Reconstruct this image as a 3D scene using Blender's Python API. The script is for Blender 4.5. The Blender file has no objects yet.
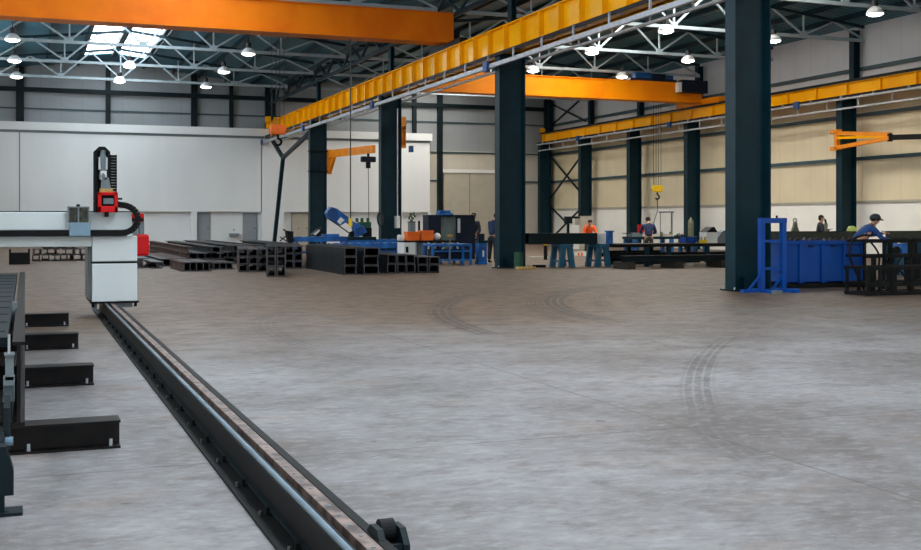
import bpy, bmesh, math, random
from mathutils import Vector, Matrix
random.seed(7)
SC = bpy.context.scene
COL = SC.collection
PI = math.pi

# ---------------------------------------------------------------- camera frame
F = 1131.0; TH = math.radians(21.06); H = 1.38; CX = 460.5; HY = 222.0
ct, st = math.cos(TH), math.sin(TH)
def ray(px, py):
    u = (px - CX) / F; v = (HY - py) / F
    return Vector((u * ct + st, ct - u * st, v))
EYE = Vector((0, 0, H))
def atd(px, py, d): return EYE + ray(px, py) * d
def fl(px, py, z=0.0):
    r = ray(px, py); return EYE + r * ((z - H) / r.z)
def onY(px, py, Y):
    r = ray(px, py); return EYE + r * (Y / r.y)
def onX(px, py, X):
    r = ray(px, py); return EYE + r * (X / r.x)

# ---------------------------------------------------------------- materials
def lin(c):
    c /= 255.0
    return c / 12.92 if c <= 0.04045 else ((c + 0.055) / 1.055) ** 2.4
def L(r, g, b): return (lin(r), lin(g), lin(b), 1)
MATS = {}
def mat(name, rgb, rough=0.5, metal=0.0, var=0.12, scale=3.0, rgb2=None, bump=0.0, stretch=(1, 1, 1), spec=0.5, emit=0.0):
    m = bpy.data.materials.new(name); m.use_nodes = True
    nt = m.node_tree; N = nt.nodes; K = nt.links
    b = N['Principled BSDF']
    tc = N.new('ShaderNodeTexCoord'); mp = N.new('ShaderNodeMapping')
    mp.inputs['Scale'].default_value = stretch
    K.new(tc.outputs['Object'], mp.inputs['Vector'])
    nz = N.new('ShaderNodeTexNoise'); nz.inputs['Scale'].default_value = scale; nz.inputs['Detail'].default_value = 6
    K.new(mp.outputs['Vector'], nz.inputs['Vector'])
    rp = N.new('ShaderNodeValToRGB')
    c = L(*rgb)
    if rgb2: c2 = L(*rgb2)
    else: c2 = tuple(x * (1 - 2.2 * var) for x in c[:3]) + (1,)
    rp.color_ramp.elements[0].position = 0.36; rp.color_ramp.elements[0].color = c2
    rp.color_ramp.elements[1].position = 0.62; rp.color_ramp.elements[1].color = c
    K.new(nz.outputs['Fac'], rp.inputs['Fac'])
    K.new(rp.outputs['Color'], b.inputs['Base Color'])
    b.inputs['Roughness'].default_value = rough; b.inputs['Metallic'].default_value = metal
    b.inputs['Specular IOR Level'].default_value = spec
    if bump:
        bp = N.new('ShaderNodeBump'); bp.inputs['Strength'].default_value = bump; bp.inputs['Distance'].default_value = 0.02
        K.new(nz.outputs['Fac'], bp.inputs['Height']); K.new(bp.outputs['Normal'], b.inputs['Normal'])
    if emit:
        b.inputs['Emission Color'].default_value = c; b.inputs['Emission Strength'].default_value = emit
    MATS[name] = m
    return m
def M(n): return MATS[n]

mat('girt_teal', (50, 78, 88), 0.5, 0, 0.1, 2.0)
mat('trestle_teal', (16, 84, 112), 0.5, 0, 0.12, 3.0)
mat('teal_steel', (6, 45, 57), 0.45, 0, 0.12, 2.0, spec=0.22)
mat('teal_dark', (8, 28, 34), 0.5, 0, 0.15, 2.0, spec=0.2)
mat('truss_paint', (158, 174, 182), 0.45, 0, 0.08, 2.0)
mat('truss_dark', (20, 46, 56), 0.5, 0, 0.08, 2.0, spec=0.25)
mat('crane_yellow', (250, 182, 2), 0.22, 0, 0.05, 1.2, rgb2=(244, 170, 2), spec=0.25)
mat('crane_orange', (240, 144, 1), 0.42, 0, 0.06, 0.8, rgb2=(228, 126, 1), spec=0.2)
mat('crane_orange_deep', (226, 118, 1), 0.42, 0, 0.06, 0.8, rgb2=(212, 102, 1), spec=0.2)  # same crane orange, darkened to put the near crane's shade into the colour
mat('jib_orange', (240, 142, 10), 0.45, 0, 0.08, 3)
mat('rail_steel', (120, 122, 124), 0.35, 0.7, 0.15, 6)
mat('galv', (188, 194, 202), 0.4, 0.15, 0.1, 5)
mat('black_steel', (14, 18, 21), 0.6, 0, 0.25, 5, rgb2=(8, 10, 12), spec=0.2)
mat('stock_steel', (30, 36, 43), 0.45, 0.1, 0.2, 4, rgb2=(15, 18, 22), spec=0.25)
mat('stock_blue', (28, 40, 50), 0.45, 0.1, 0.2, 4, rgb2=(15, 20, 26), spec=0.25)
mat('stock_rust', (92, 64, 54), 0.75, 0.1, 0.2, 5, rgb2=(34, 32, 34))
mat('brown_steel', (26, 22, 22), 0.5, 0, 0.2, 6, rgb2=(14, 13, 14), spec=0.2)
mat('cut_end', (88, 92, 100), 0.6, 0.1, 0.2, 6, rgb2=(70, 62, 60), spec=0.2)
mat('rack_brown', (150, 130, 122), 0.5, 0.4, 0.2, 9, rgb2=(78, 66, 64))
mat('bright_steel', (120, 136, 150), 0.45, 0.5, 0.08, 4)
mat('rubber', (12, 13, 15), 0.6, 0, 0.1, 6, spec=0.2)
mat('cable', (20, 22, 25), 0.55, 0, 0.1, 6)
mat('machine_white', (212, 220, 224), 0.4, 0, 0.03, 1.5)
mat('machine_grey', (110, 122, 128), 0.45, 0, 0.06, 2)
mat('blue_grey', (120, 150, 172), 0.45, 0, 0.06, 3)
mat('red', (205, 10, 16), 0.4, 0, 0.06, 3, spec=0.2)
mat('blue', (8, 74, 158), 0.4, 0, 0.10, 2.2, rgb2=(6, 62, 142), spec=0.3)
mat('machine_blue', (22, 106, 186), 0.42, 0, 0.12, 3, rgb2=(14, 76, 140))
mat('navy', (10, 24, 44), 0.5, 0, 0.12, 3, spec=0.25)
mat('motor_blue', (12, 72, 134), 0.4, 0, 0.12, 5)
mat('white', (225, 226, 224), 0.5, 0, 0.04, 2)
mat('office_white', (222, 226, 228), 0.6, 0, 0.03, 0.5, stretch=(1, 1, 0.2))
mat('plinth_white', (247, 245, 238), 0.6, 0, 0.03, 0.7)
mat('door_grey', (136, 142, 150), 0.5, 0, 0.04, 2)
mat('door_beige', (178, 172, 156), 0.5, 0, 0.04, 2)
mat('orange_box', (244, 108, 16), 0.45, 0, 0.06, 3)
mat('green', (10, 74, 52), 0.45, 0, 0.12, 4)
mat('plant_green', (40, 96, 52), 0.6, 0, 0.2, 8)
mat('wood', (196, 156, 88), 0.7, 0, 0.15, 8, stretch=(6, 1, 1))
mat('dark_wood', (52, 46, 38), 0.75, 0, 0.15, 8)
mat('yellow', (248, 206, 20), 0.4, 0, 0.06, 3)
mat('skin', (196, 146, 118), 0.6, 0, 0.05, 8)
mat('hair', (26, 21, 18), 0.7, 0, 0.1, 20)
mat('hivis', (246, 98, 22), 0.7, 0, 0.08, 8)
mat('work_navy', (22, 44, 84), 0.8, 0, 0.12, 8)
mat('work_blue', (30, 76, 142), 0.8, 0, 0.12, 8)
mat('work_dark', (24, 34, 46), 0.8, 0, 0.12, 8)
mat('jeans', (38, 72, 112), 0.85, 0, 0.15, 10)
mat('trouser_olive', (62, 66, 58), 0.85, 0, 0.12, 10)
mat('boots', (28, 24, 22), 0.6, 0, 0.1, 8)
mat('helmet_dark', (24, 34, 50), 0.35, 0, 0.05, 8)
mat('helmet_lime', (212, 226, 120), 0.4, 0, 0.05, 8)
mat('clamp_olive', (120, 122, 98), 0.5, 0.3, 0.15, 8)
mat('screen_grey', (96, 112, 110), 0.5, 0, 0.1, 3)
mat('dark_glass', (24, 32, 30), 0.3, 0.0, 0.3, 14, rgb2=(66, 66, 48), spec=0.25)
mat('concrete_pad', (198, 192, 180), 0.8, 0, 0.1, 4)
mat('reflector', (226, 229, 232), 0.35, 0.0, 0.03, 3)
mat('lamp_black', (24, 26, 30), 0.5, 0, 0.1, 3)

def emission(name, rgb, s):
    m = bpy.data.materials.new(name); m.use_nodes = True
    nt = m.node_tree; nt.nodes.clear()
    e = nt.nodes.new('ShaderNodeEmission'); e.inputs[0].default_value = (*rgb, 1); e.inputs[1].default_value = s
    o = nt.nodes.new('ShaderNodeOutputMaterial'); nt.links.new(e.outputs[0], o.inputs[0])
    MATS[name] = m; return m
emission('skylight_glow', (0.84, 0.94, 1.0), 7.5)
emission('window_glow', (0.88, 0.95, 1.0), 6.0)  # glow of the strip windows added in the left wall
emission('skylight_glow_far', (0.84, 0.94, 1.0), 6.0)
emission('skylight_glow_warm', (1.0, 0.95, 0.86), 11.5)
emission('lamp_glow', (1.0, 0.95, 0.86), 14.0)

def seam_mat(name, rgb, axis, pitch, rough=0.55, dark=0.78, noise=0.06):
    """panel sheet with thin seams every `pitch` metres along axis"""
    m = bpy.data.materials.new(name); m.use_nodes = True
    nt = m.node_tree; N = nt.nodes; K = nt.links; b = N['Principled BSDF']
    tc = N.new('ShaderNodeTexCoord'); sp = N.new('ShaderNodeSeparateXYZ'); K.new(tc.outputs['Object'], sp.inputs[0])
    dv = N.new('ShaderNodeMath'); dv.operation = 'DIVIDE'; dv.inputs[1].default_value = pitch; K.new(sp.outputs[axis], dv.inputs[0])
    fr = N.new('ShaderNodeMath'); fr.operation = 'FRACT'; K.new(dv.outputs[0], fr.inputs[0])
    lt = N.new('ShaderNodeMath'); lt.operation = 'LESS_THAN'; lt.inputs[1].default_value = 0.025; K.new(fr.outputs[0], lt.inputs[0])
    nz = N.new('ShaderNodeTexNoise'); nz.inputs['Scale'].default_value = 0.6; nz.inputs['Detail'].default_value = 5
    K.new(tc.outputs['Object'], nz.inputs['Vector'])
    rp = N.new('ShaderNodeValToRGB'); c = L(*rgb)
    rp.color_ramp.elements[0].position = 0.3; rp.color_ramp.elements[0].color = tuple(x * (1 - 2 * noise) for x in c[:3]) + (1,)
    rp.color_ramp.elements[1].position = 0.7; rp.color_ramp.elements[1].color = c
    K.new(nz.outputs['Fac'], rp.inputs['Fac'])
    mx = N.new('ShaderNodeMix'); mx.data_type = 'RGBA'
    K.new(lt.outputs[0], mx.inputs['Factor']); K.new(rp.outputs['Color'], mx.inputs['A'])
    mx.inputs['B'].default_value = tuple(x * dark for x in c[:3]) + (1,)
    K.new(mx.outputs['Result'], b.inputs['Base Color']); b.inputs['Roughness'].default_value = rough
    MATS[name] = m; return m
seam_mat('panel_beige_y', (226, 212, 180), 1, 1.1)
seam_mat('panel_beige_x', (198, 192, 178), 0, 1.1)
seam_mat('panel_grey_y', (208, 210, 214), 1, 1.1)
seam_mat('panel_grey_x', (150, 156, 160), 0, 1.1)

def roof_mat():
    m = bpy.data.materials.new('roof_deck'); m.use_nodes = True
    nt = m.node_tree; N = nt.nodes; K = nt.links; b = N['Principled BSDF']
    tc = N.new('ShaderNodeTexCoord')
    wv = N.new('ShaderNodeTexWave'); wv.wave_type = 'BANDS'; wv.bands_direction = 'Y'; wv.inputs['Scale'].default_value = 1.0
    K.new(tc.outputs['Object'], wv.inputs['Vector'])
    rp = N.new('ShaderNodeValToRGB')
    rp.color_ramp.elements[0].color = L(28, 82, 102); rp.color_ramp.elements[1].color = L(62, 124, 146)
    K.new(wv.outputs['Fac'], rp.inputs['Fac']); K.new(rp.outputs['Color'], b.inputs['Base Color'])
    bp = N.new('ShaderNodeBump'); bp.inputs['Distance'].default_value = 0.05; bp.inputs['Strength'].default_value = 0.7
    K.new(wv.outputs['Fac'], bp.inputs['Height']); K.new(bp.outputs['Normal'], b.inputs['Normal'])
    b.inputs['Roughness'].default_value = 0.5
    MATS['roof_deck'] = m
roof_mat()

def circle3(a, b, c):
    ax, ay = a; bx, by = b; cx, cy = c
    d = 2 * (ax * (by - cy) + bx * (cy - ay) + cx * (ay - by))
    ux = ((ax * ax + ay * ay) * (by - cy) + (bx * bx + by * by) * (cy - ay) + (cx * cx + cy * cy) * (ay - by)) / d
    uy = ((ax * ax + ay * ay) * (cx - bx) + (bx * bx + by * by) * (ax - cx) + (cx * cx + cy * cy) * (bx - ax)) / d
    return ux, uy, math.hypot(ax - ux, ay - uy)

def floor_mat():
    m = bpy.data.materials.new('concrete_floor'); m.use_nodes = True
    nt = m.node_tree; N = nt.nodes; K = nt.links; b = N['Principled BSDF']
    tc = N.new('ShaderNodeTexCoord'); P = tc.outputs['Object']
    sp = N.new('ShaderNodeSeparateXYZ'); K.new(P, sp.inputs[0])
    def math_(op, a, bb=None, c=None):
        n = N.new('ShaderNodeMath'); n.operation = op
        for i, v in enumerate((a, bb, c)):
            if v is None: continue
            if isinstance(v, (int, float)): n.inputs[i].default_value = v
            else: K.new(v, n.inputs[i])
        return n.outputs[0]
    def noise(scale, detail=6, stretch=(1, 1, 1), rough=0.6, rot=0):
        mp = N.new('ShaderNodeMapping'); mp.inputs['Scale'].default_value = stretch; mp.inputs['Rotation'].default_value = (0, 0, rot)
        K.new(P, mp.inputs[0])
        n = N.new('ShaderNodeTexNoise'); n.inputs['Scale'].default_value = scale; n.inputs['Detail'].default_value = detail
        n.inputs['Roughness'].default_value = rough
        K.new(mp.outputs[0], n.inputs['Vector']); return n.outputs['Fac']
    def smooth(v, a, bb):
        n = N.new('ShaderNodeMapRange'); n.interpolation_type = 'SMOOTHSTEP'
        n.inputs['From Min'].default_value = a; n.inputs['From Max'].default_value = bb
        K.new(v, n.inputs['Value']); return n.outputs['Result']
    def mix(f, a, bb):
        n = N.new('ShaderNodeMix'); n.data_type = 'RGBA'
        if isinstance(f, (int, float)): n.inputs['Factor'].default_value = f
        else: K.new(f, n.inputs['Factor'])
        for k, v in (('A', a), ('B', bb)):
            if isinstance(v, tuple): n.inputs[k].default_value = v
            else: K.new(v, n.inputs[k])
        return n.outputs['Result']
    x, y = sp.outputs[0], sp.outputs[1]
    n1 = noise(0.55, 8, (1, 1, 1), 0.65)
    n2 = noise(2.6, 9, (1, 1.35, 1), 0.72, 0.35)
    n3 = noise(0.22, 4)
    n4 = noise(14.0, 4)
    n5 = noise(5.5, 2, (1, 1, 1), 0.4)
    col = mix(smooth(n1, 0.32, 0.68), L(103, 97, 97), L(145, 142, 145))
    col = mix(math_('MULTIPLY', smooth(n2, 0.48, 0.68), 0.6), col, L(92, 84, 80))
    col = mix(math_('MULTIPLY', smooth(n4, 0.60, 0.78), 0.22), col, L(76, 72, 70))
    col = mix(math_('MULTIPLY', smooth(n5, 0.72, 0.78), 0.6), col, L(52, 48, 47))
    n6 = noise(8.0, 8, (1, 1.8, 1), 0.7, 0.6)
    col = mix(math_('MULTIPLY', smooth(n6, 0.5, 0.66), 0.4), col, L(90, 84, 82))
    col = mix(math_('MULTIPLY', smooth(n6, 0.5, 0.36), 0.3), col, L(172, 170, 172))
    # rust dust carried around the steel stock: an older, browner pour beyond the third joint
    yw = math_('ADD', y, math_('MULTIPLY', math_('SUBTRACT', n3, 0.5), 7.0))
    dust = smooth(yw, 9.0, 17.5)
    col = mix(math_('MULTIPLY', dust, 0.88), col, mix(smooth(n2, 0.35, 0.7), L(112, 88, 66), L(72, 56, 45)))
    pch = noise(0.9, 5, (1, 2.2, 1), 0.55, 0.5)
    col = mix(math_('MULTIPLY', smooth(pch, 0.56, 0.74), 0.30), col, L(132, 102, 82))
    # saw-cut joints
    def joint(coord, at, w):
        return math_('LESS_THAN', math_('ABSOLUTE', math_('SUBTRACT', coord, at)), w)
    wob = math_('MULTIPLY', math_('SUBTRACT', noise(1.2, 3), 0.5), 0.05)
    xw = math_('ADD', x, wob); ywj = math_('ADD', y, wob)
    js = [joint(ywj, v, 0.011) for v in (0.2, 6.55, 12.9, 19.25, 25.6)] + [joint(xw, v, 0.010) for v in (-2.2, 4.13, 10.46, 16.8, 23.1)]
    acc = js[0]
    for j in js[1:]: acc = math_('MAXIMUM', acc, j)
    col = mix(math_('MULTIPLY', acc, 0.55), col, L(70, 66, 66))
    # tyre scuffs: concentric arcs left by turning trucks
    streak = noise(9.0, 5, (1, 1, 1), 0.7)
    gx = N.new('ShaderNodeCombineXYZ')
    def arc(pts, w, y0, y1, amt):
        cx, cy, r = circle3(*pts)
        dx = math_('SUBTRACT', x, cx); dy = math_('SUBTRACT', y, cy)
        d = math_('SQRT', math_('ADD', math_('MULTIPLY', dx, dx), math_('MULTIPLY', dy, dy)))
        e = math_('ABSOLUTE', math_('SUBTRACT', d, r))
        ring = math_('SUBTRACT', 1.0, smooth(e, w * 0.55, w))
        side = 1 if pts[1][0] > cx else -1
        sx = math_('GREATER_THAN', math_('MULTIPLY', dx, side), 0.0)
        band = math_('MULTIPLY', smooth(y, y0, y0 + 1.6), math_('SUBTRACT', 1.0, smooth(y, y1 - 1.6, y1)))
        thin = math_('ABSOLUTE', math_('SINE', math_('MULTIPLY', d, 2 * PI / (w * 0.9))))
        v = math_('MULTIPLY', math_('MULTIPLY', ring, band), math_('MULTIPLY', sx, smooth(streak, 0.3, 0.62)))
        return math_('MULTIPLY', math_('MULTIPLY', v, smooth(thin, 0.15, 0.7)), amt)
    g = lambda px, py: tuple(fl(px, py)[:2])
    A = [arc((g(590, 288), g(553, 299), g(600, 320)), 0.28, 13.0, 22.5, 1.0),
         arc((g(566, 289), g(533, 300), g(575, 322)), 0.15, 13.0, 22.0, 0.55),
         arc((g(480, 293), g(444, 305), g(480, 332)), 0.26, 12.0, 21.5, 0.75),
         arc((g(630, 283), g(598, 297), g(640, 318)), 0.2, 14.0, 24.0, 0.35),
         arc((g(315, 303), g(268, 318), g(300, 345)), 0.22, 10.0, 19.5, 0.3),
         arc((g(712, 350), g(697, 381), g(704, 416)), 0.17, 6.2, 12.2, 0.5),
         arc((g(704, 414), g(728, 446), g(790, 478)), 0.17, 4.6, 8.0, 0.25)]
    t = A[0]
    for a in A[1:]: t = math_('MAXIMUM', t, a)
    col = mix(t, col, L(38, 34, 33))
    # faint straight tread tracks
    u = math_('ADD', math_('MULTIPLY', x, 0.62), math_('MULTIPLY', y, 0.78))
    tr = math_('MULTIPLY', math_('LESS_THAN', math_('ABSOLUTE', math_('SUBTRACT', u, 6.3)), 0.13), smooth(streak, 0.4, 0.62))
    tr2 = math_('MULTIPLY', math_('LESS_THAN', math_('ABSOLUTE', math_('SUBTRACT', u, 8.0)), 0.13), smooth(streak, 0.4, 0.62))
    col = mix(math_('MULTIPLY', math_('MAXIMUM', tr, tr2), 0.16), col, L(80, 74, 70))
    K.new(col, b.inputs['Base Color'])
    rr = N.new('ShaderNodeMapRange'); rr.inputs['To Min'].default_value = 0.42; rr.inputs['To Max'].default_value = 0.68
    K.new(n2, rr.inputs['Value']); K.new(rr.outputs['Result'], b.inputs['Roughness'])
    b.inputs['Specular IOR Level'].default_value = 0.35
    bp = N.new('ShaderNodeBump'); bp.inputs['Strength'].default_value = 0.12; bp.inputs['Distance'].default_value = 0.01
    K.new(n2, bp.inputs['Height']); K.new(bp.outputs['Normal'], b.inputs['Normal'])
    MATS['concrete_floor'] = m
floor_mat()

# ---------------------------------------------------------------- mesh builder
ROOT = {}
class MB:
    def __init__(s): s.bm = bmesh.new(); s.mi = 0
    def _add(s, vs, fs):
        v = [s.bm.verts.new(p) for p in vs]
        for f in fs:
            try:
                fc = s.bm.faces.new([v[i] for i in f]); fc.material_index = s.mi
            except ValueError: pass
        return s
    def box(s, lo, hi):
        x0, y0, z0 = lo; x1, y1, z1 = hi
        return s._add([(x0,y0,z0),(x1,y0,z0),(x1,y1,z0),(x0,y1,z0),(x0,y0,z1),(x1,y0,z1),(x1,y1,z1),(x0,y1,z1)],
            [(3,2,1,0),(4,5,6,7),(0,1,5,4),(1,2,6,5),(2,3,7,6),(3,0,4,7)])
    def cbox(s, c, d): return s.box([c[i]-d[i]/2 for i in range(3)], [c[i]+d[i]/2 for i in range(3)])
    def bar(s, p, q, w, h=None, up=(0,0,1)):
        """rectangular bar: w across, h along up"""
        p = Vector(p); q = Vector(q); h = h or w
        a = (q - p).normalized(); up = Vector(up)
        if abs(a.dot(up)) > 0.98: up = Vector((0, 1, 0))
        sd = a.cross(up).normalized(); u2 = sd.cross(a).normalized()
        vs = []
        for e in (p, q):
            for i, j in ((-1,-1),(1,-1),(1,1),(-1,1)):
                vs.append(e + sd * (i * w / 2) + u2 * (j * h / 2))
        return s._add(vs, [(0,1,2,3),(7,6,5,4),(0,4,5,1),(1,5,6,2),(2,6,7,3),(3,7,4,0)])
    def tube(s, pts, r, n=8, r2=None, cap=True):
        pts = [Vector(p) for p in pts]; vs = []; m = len(pts)
        prev = None
        for i, p in enumerate(pts):
            t = (pts[min(i+1, m-1)] - pts[max(i-1, 0)]).normalized()
            if prev is None:
                ref = Vector((0, 0, 1)) if abs(t.z) < 0.9 else Vector((1, 0, 0))
                sd = t.cross(ref).normalized()
            else:
                sd = (prev - t * prev.dot(t)).normalized()
            prev = sd; up = sd.cross(t)
            rr = r if r2 is None else r + (r2 - r) * i / (m - 1)
            if isinstance(r, (list, tuple)): rr = r[i]
            for k in range(n):
                a = 2 * PI * k / n
                vs.append(p + sd * (math.cos(a) * rr) + up * (math.sin(a) * rr))
        fs = []
        for i in range(m - 1):
            for k in range(n):
                fs.append((i*n+k, (i+1)*n+k, (i+1)*n+(k+1) % n, i*n+(k+1) % n))
        if cap:
            fs.append(tuple(range(n))); fs.append(tuple(reversed(range((m-1)*n, m*n))))
        return s._add(vs, fs)
    def lathe(s, c, prof, n=20, ax='z'):
        vs = []; c = Vector(c)
        for r, z in prof:
            for k in range(n):
                a = 2 * PI * k / n; p = (r*math.cos(a), r*math.sin(a), z)
                if ax == 'y': p = (p[0], p[2], p[1])
                if ax == 'x': p = (p[2], p[0], p[1])
                vs.append(c + Vector(p))
        fs = []
        for i in range(len(prof) - 1):
            for k in range(n):
                fs.append((i*n+k, i*n+(k+1) % n, (i+1)*n+(k+1) % n, (i+1)*n+k))
        fs.append(tuple(reversed(range(n)))); fs.append(tuple(range((len(prof)-1)*n, len(prof)*n)))
        return s._add(vs, fs)
    def prism(s, poly, axis, a, b):
        """poly of 2D points in the plane across axis ('x': (y,z), 'y': (x,z), 'z': (x,y))"""
        def P(p, t):
            return {'x': (t, p[0], p[1]), 'y': (p[0], t, p[1]), 'z': (p[0], p[1], t)}[axis]
        n = len(poly)
        vs = [P(p, a) for p in poly] + [P(p, b) for p in poly]
        fs = [tuple(range(n)), tuple(reversed(range(n, 2*n)))] + [(i, i+n, (i+1) % n + n, (i+1) % n) for i in range(n)]
        return s._add(vs, fs)
    def hsec(s, p, q, b, h, tf=0.018, tw=0.012):
        """H-section from p to q (horizontal run, flanges level); p,q on the bottom face centre"""
        p = Vector(p); q = Vector(q)
        z1 = Vector((0, 0, tf/2)); z2 = Vector((0, 0, h - tf/2)); zm = Vector((0, 0, h/2))
        s.bar(p + z1, q + z1, b, tf); s.bar(p + z2, q + z2, b, tf); s.bar(p + zm, q + zm, tw, h - 2*tf)
        return s
    def sphere(s, c, r, n=10, sc=(1,1,1)):
        prof = []
        vs = []; c = Vector(c); rings = n // 2 + 1
        for i in range(rings):
            t = PI * (i + 0.02 * (i == 0) - 0.02 * (i == rings - 1)) / (rings - 1)
            for k in range(n):
                a = 2*PI*k/n
                vs.append(c + Vector((r*math.sin(t)*math.cos(a)*sc[0], r*math.sin(t)*math.sin(a)*sc[1], -r*math.cos(t)*sc[2])))
        fs = []
        for i in range(rings-1):
            for k in range(n):
                fs.append((i*n+k, i*n+(k+1) % n, (i+1)*n+(k+1) % n, (i+1)*n+k))
        fs.append(tuple(reversed(range(n)))); fs.append(tuple(range((rings-1)*n, rings*n)))
        return s._add(vs, fs)
    def build(s, name, mats, parent=None, loc=None, smooth=False, bevel=0.0):
        if not isinstance(mats, (list, tuple)): mats = [mats]
        bmesh.ops.recalc_face_normals(s.bm, faces=s.bm.faces)
        off = Vector(loc) if loc is not None else (ROOT.get(parent.name, Vector((0,0,0))) if parent else Vector((0,0,0)))
        if off.length: bmesh.ops.translate(s.bm, verts=s.bm.verts, vec=-off)
        me = bpy.data.meshes.new(name); s.bm.to_mesh(me); s.bm.free()
        for m in mats: me.materials.append(M(m) if isinstance(m, str) else m)
        if smooth:
            for p in me.polygons: p.use_smooth = True
        o = bpy.data.objects.new(name, me); COL.objects.link(o)
        if parent: o.parent = parent; ROOT[o.name] = ROOT.get(parent.name, Vector((0,0,0)))
        else:
            o.location = off; ROOT[o.name] = off
        if bevel:
            bv = o.modifiers.new('Bevel', 'BEVEL'); bv.width = bevel; bv.segments = 2; bv.limit_method = 'ANGLE'
        return o
def tag(o, label, cat, group=None, kind=None):
    o['label'] = label; o['category'] = cat
    if group: o['group'] = group
    o['kind'] = kind or 'thing'
    return o
def thing(name, label, cat, loc=(0,0,0), group=None, kind=None):
    o = bpy.data.objects.new(name, None); COL.objects.link(o)
    o.location = loc; o.empty_display_size = 0.2; ROOT[o.name] = Vector(loc)
    return tag(o, label, cat, group, kind)
def copy_tree(o, parent=None):
    c = o.copy(); COL.objects.link(c)
    if parent: c.parent = parent
    for ch in list(o.children): copy_tree(ch, c)
    return c
ORD = ['first', 'second', 'third', 'fourth', 'fifth', 'sixth', 'seventh', 'eighth', 'ninth', 'tenth']

# ================================================================ SETTING
X0, X1, YA, YB = -4.4, 32.35, -12.0, 67.4      # room limits
XM = 13.65                                     # middle column line
def roofz(x):
    if x <= XM: return 10.6 - abs(x - 4.55) * (1.1 / 9.1)
    return 10.6 - abs(x - 23.0) * (1.1 / 9.35)

o = MB().box((X0, YA, -0.2), (X1, YB, 0)).build('floor', 'concrete_floor')
tag(o, 'worn grey concrete hall floor with joints and tyre marks', 'floor', kind='structure')

# roof deck (cross-section strips, open where the skylights sit)
mb = MB()
def strip(xa, xb):
    mb.prism([(xa, roofz(xa)), (xb, roofz(xb)), (xb, roofz(xb) + 0.12), (xa, roofz(xa) + 0.12)], 'y', YA, YB)
SKL = (2.93, 6.2); SKR = (21.4, 24.6)
strip(X0, SKL[0]); strip(SKL[1], XM - 0.001)
mb.prism([(XM, 9.5), (SKR[0], roofz(SKR[0])), (SKR[0], roofz(SKR[0]) + 0.12), (XM, 9.62)], 'y', YA, YB)
strip(SKR[1], X1)
SEG_L = [(-10, 21), (28, 35.2), (43, 64.6)]
SEG_R = [(-10, 8), (29, 47), (54, 64.6)]
# closed roof between the skylight lengths
for (a, b), c, segs in ((SKL, 4.55, SEG_L), (SKR, 23.0, SEG_R)):
    ends = [YA] + [v for sg in segs for v in sg] + [YB]
    for ya, yb in zip(ends[0::2], ends[1::2]):
        for p, q in ((a, c), (c, b)):
            mb.prism([(p, roofz(p)), (q, roofz(q)), (q, roofz(q) + 0.12), (p, roofz(p) + 0.12)], 'y', ya, yb)
ceil = mb.build('ceiling', 'roof_deck')
tag(ceil, 'dark teal corrugated steel roof deck in two shallow gables', 'ceiling', kind='structure')
for x in (-3.4, -1.9, -0.4, 1.1, 2.8, 6.35, 8.0, 9.5, 11.0, 12.5, 14.8, 16.4, 18.0, 19.6, 21.25, 24.75, 26.3, 27.8, 29.3, 30.8):
    MB().box((x - 0.035, YA + 0.1, roofz(x) - 0.2), (x + 0.035, YB - 0.1, roofz(x) + 0.01)).build('purlin', 'truss_dark', ceil)

def skylight(idx, sk, c, mname, lab, ya, yb):
    w = thing('window_%d' % idx, lab, 'skylight', (c, (ya + yb) / 2, 10.6), kind='structure')
    m_ = MB()
    for p, q in ((sk[0], c), (c, sk[1])):
        m_.prism([(p, roofz(p) + 0.05), (q, roofz(q) + 0.05), (q, roofz(q) + 0.09), (p, roofz(p) + 0.09)], 'y', ya, yb)
    m_.build('glazing', mname, w)
    m_ = MB()
    m_.box((c - 0.14, ya, 10.42), (c + 0.14, yb, 10.66))
    for xx in sk: m_.box((xx - 0.05, ya, roofz(xx) - 0.08), (xx + 0.05, yb, roofz(xx) + 0.12))
    y = ya + 0.05
    while y < yb:
        for p, q in ((sk[0], c), (c, sk[1])): m_.bar((p, y, roofz(p) + 0.03), (q, y, roofz(q) + 0.03), 0.04, 0.05)
        y += 5.4
    m_.build('glazing_bar', 'truss_dark', w)
n_ = 0
for side, sk, c, mn, segs in (('left', SKL, 4.55, 'skylight_glow', SEG_L), ('right', SKR, 23.0, 'skylight_glow_warm', SEG_R)):
    for k, (ya, yb) in enumerate(segs):
        n_ += 1
        skylight(n_, sk, c, 'skylight_glow_far' if (side, k) == ('left', 2) else mn, 'pale translucent ridge skylight over the %s bay, %s' % (side, ('above the viewer', 'middle length', 'far length by the gable')[k]), ya, yb)
# right wall
wr = thing('wall_right', 'long beige panel wall with white plinth and dark rails on the right', 'wall', (X1, 30, 0), kind='structure')
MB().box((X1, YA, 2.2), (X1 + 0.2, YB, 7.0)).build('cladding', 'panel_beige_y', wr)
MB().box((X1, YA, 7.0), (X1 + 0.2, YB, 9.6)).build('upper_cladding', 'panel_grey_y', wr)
MB().box((X1 - 0.04, YA, 0), (X1 + 0.2, YB, 2.2)).build('plinth', 'plinth_white', wr)
for z in (4.0, 5.8, 7.7):
    MB().box((X1 - 0.16, YA, z - 0.07), (X1, YB, z + 0.07)).build('girt', 'girt_teal', wr)
MB().box((X1 - 0.12, YA, 2.17), (X1 - 0.035, YB, 2.26)).build('girt', 'door_beige', wr)
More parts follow.
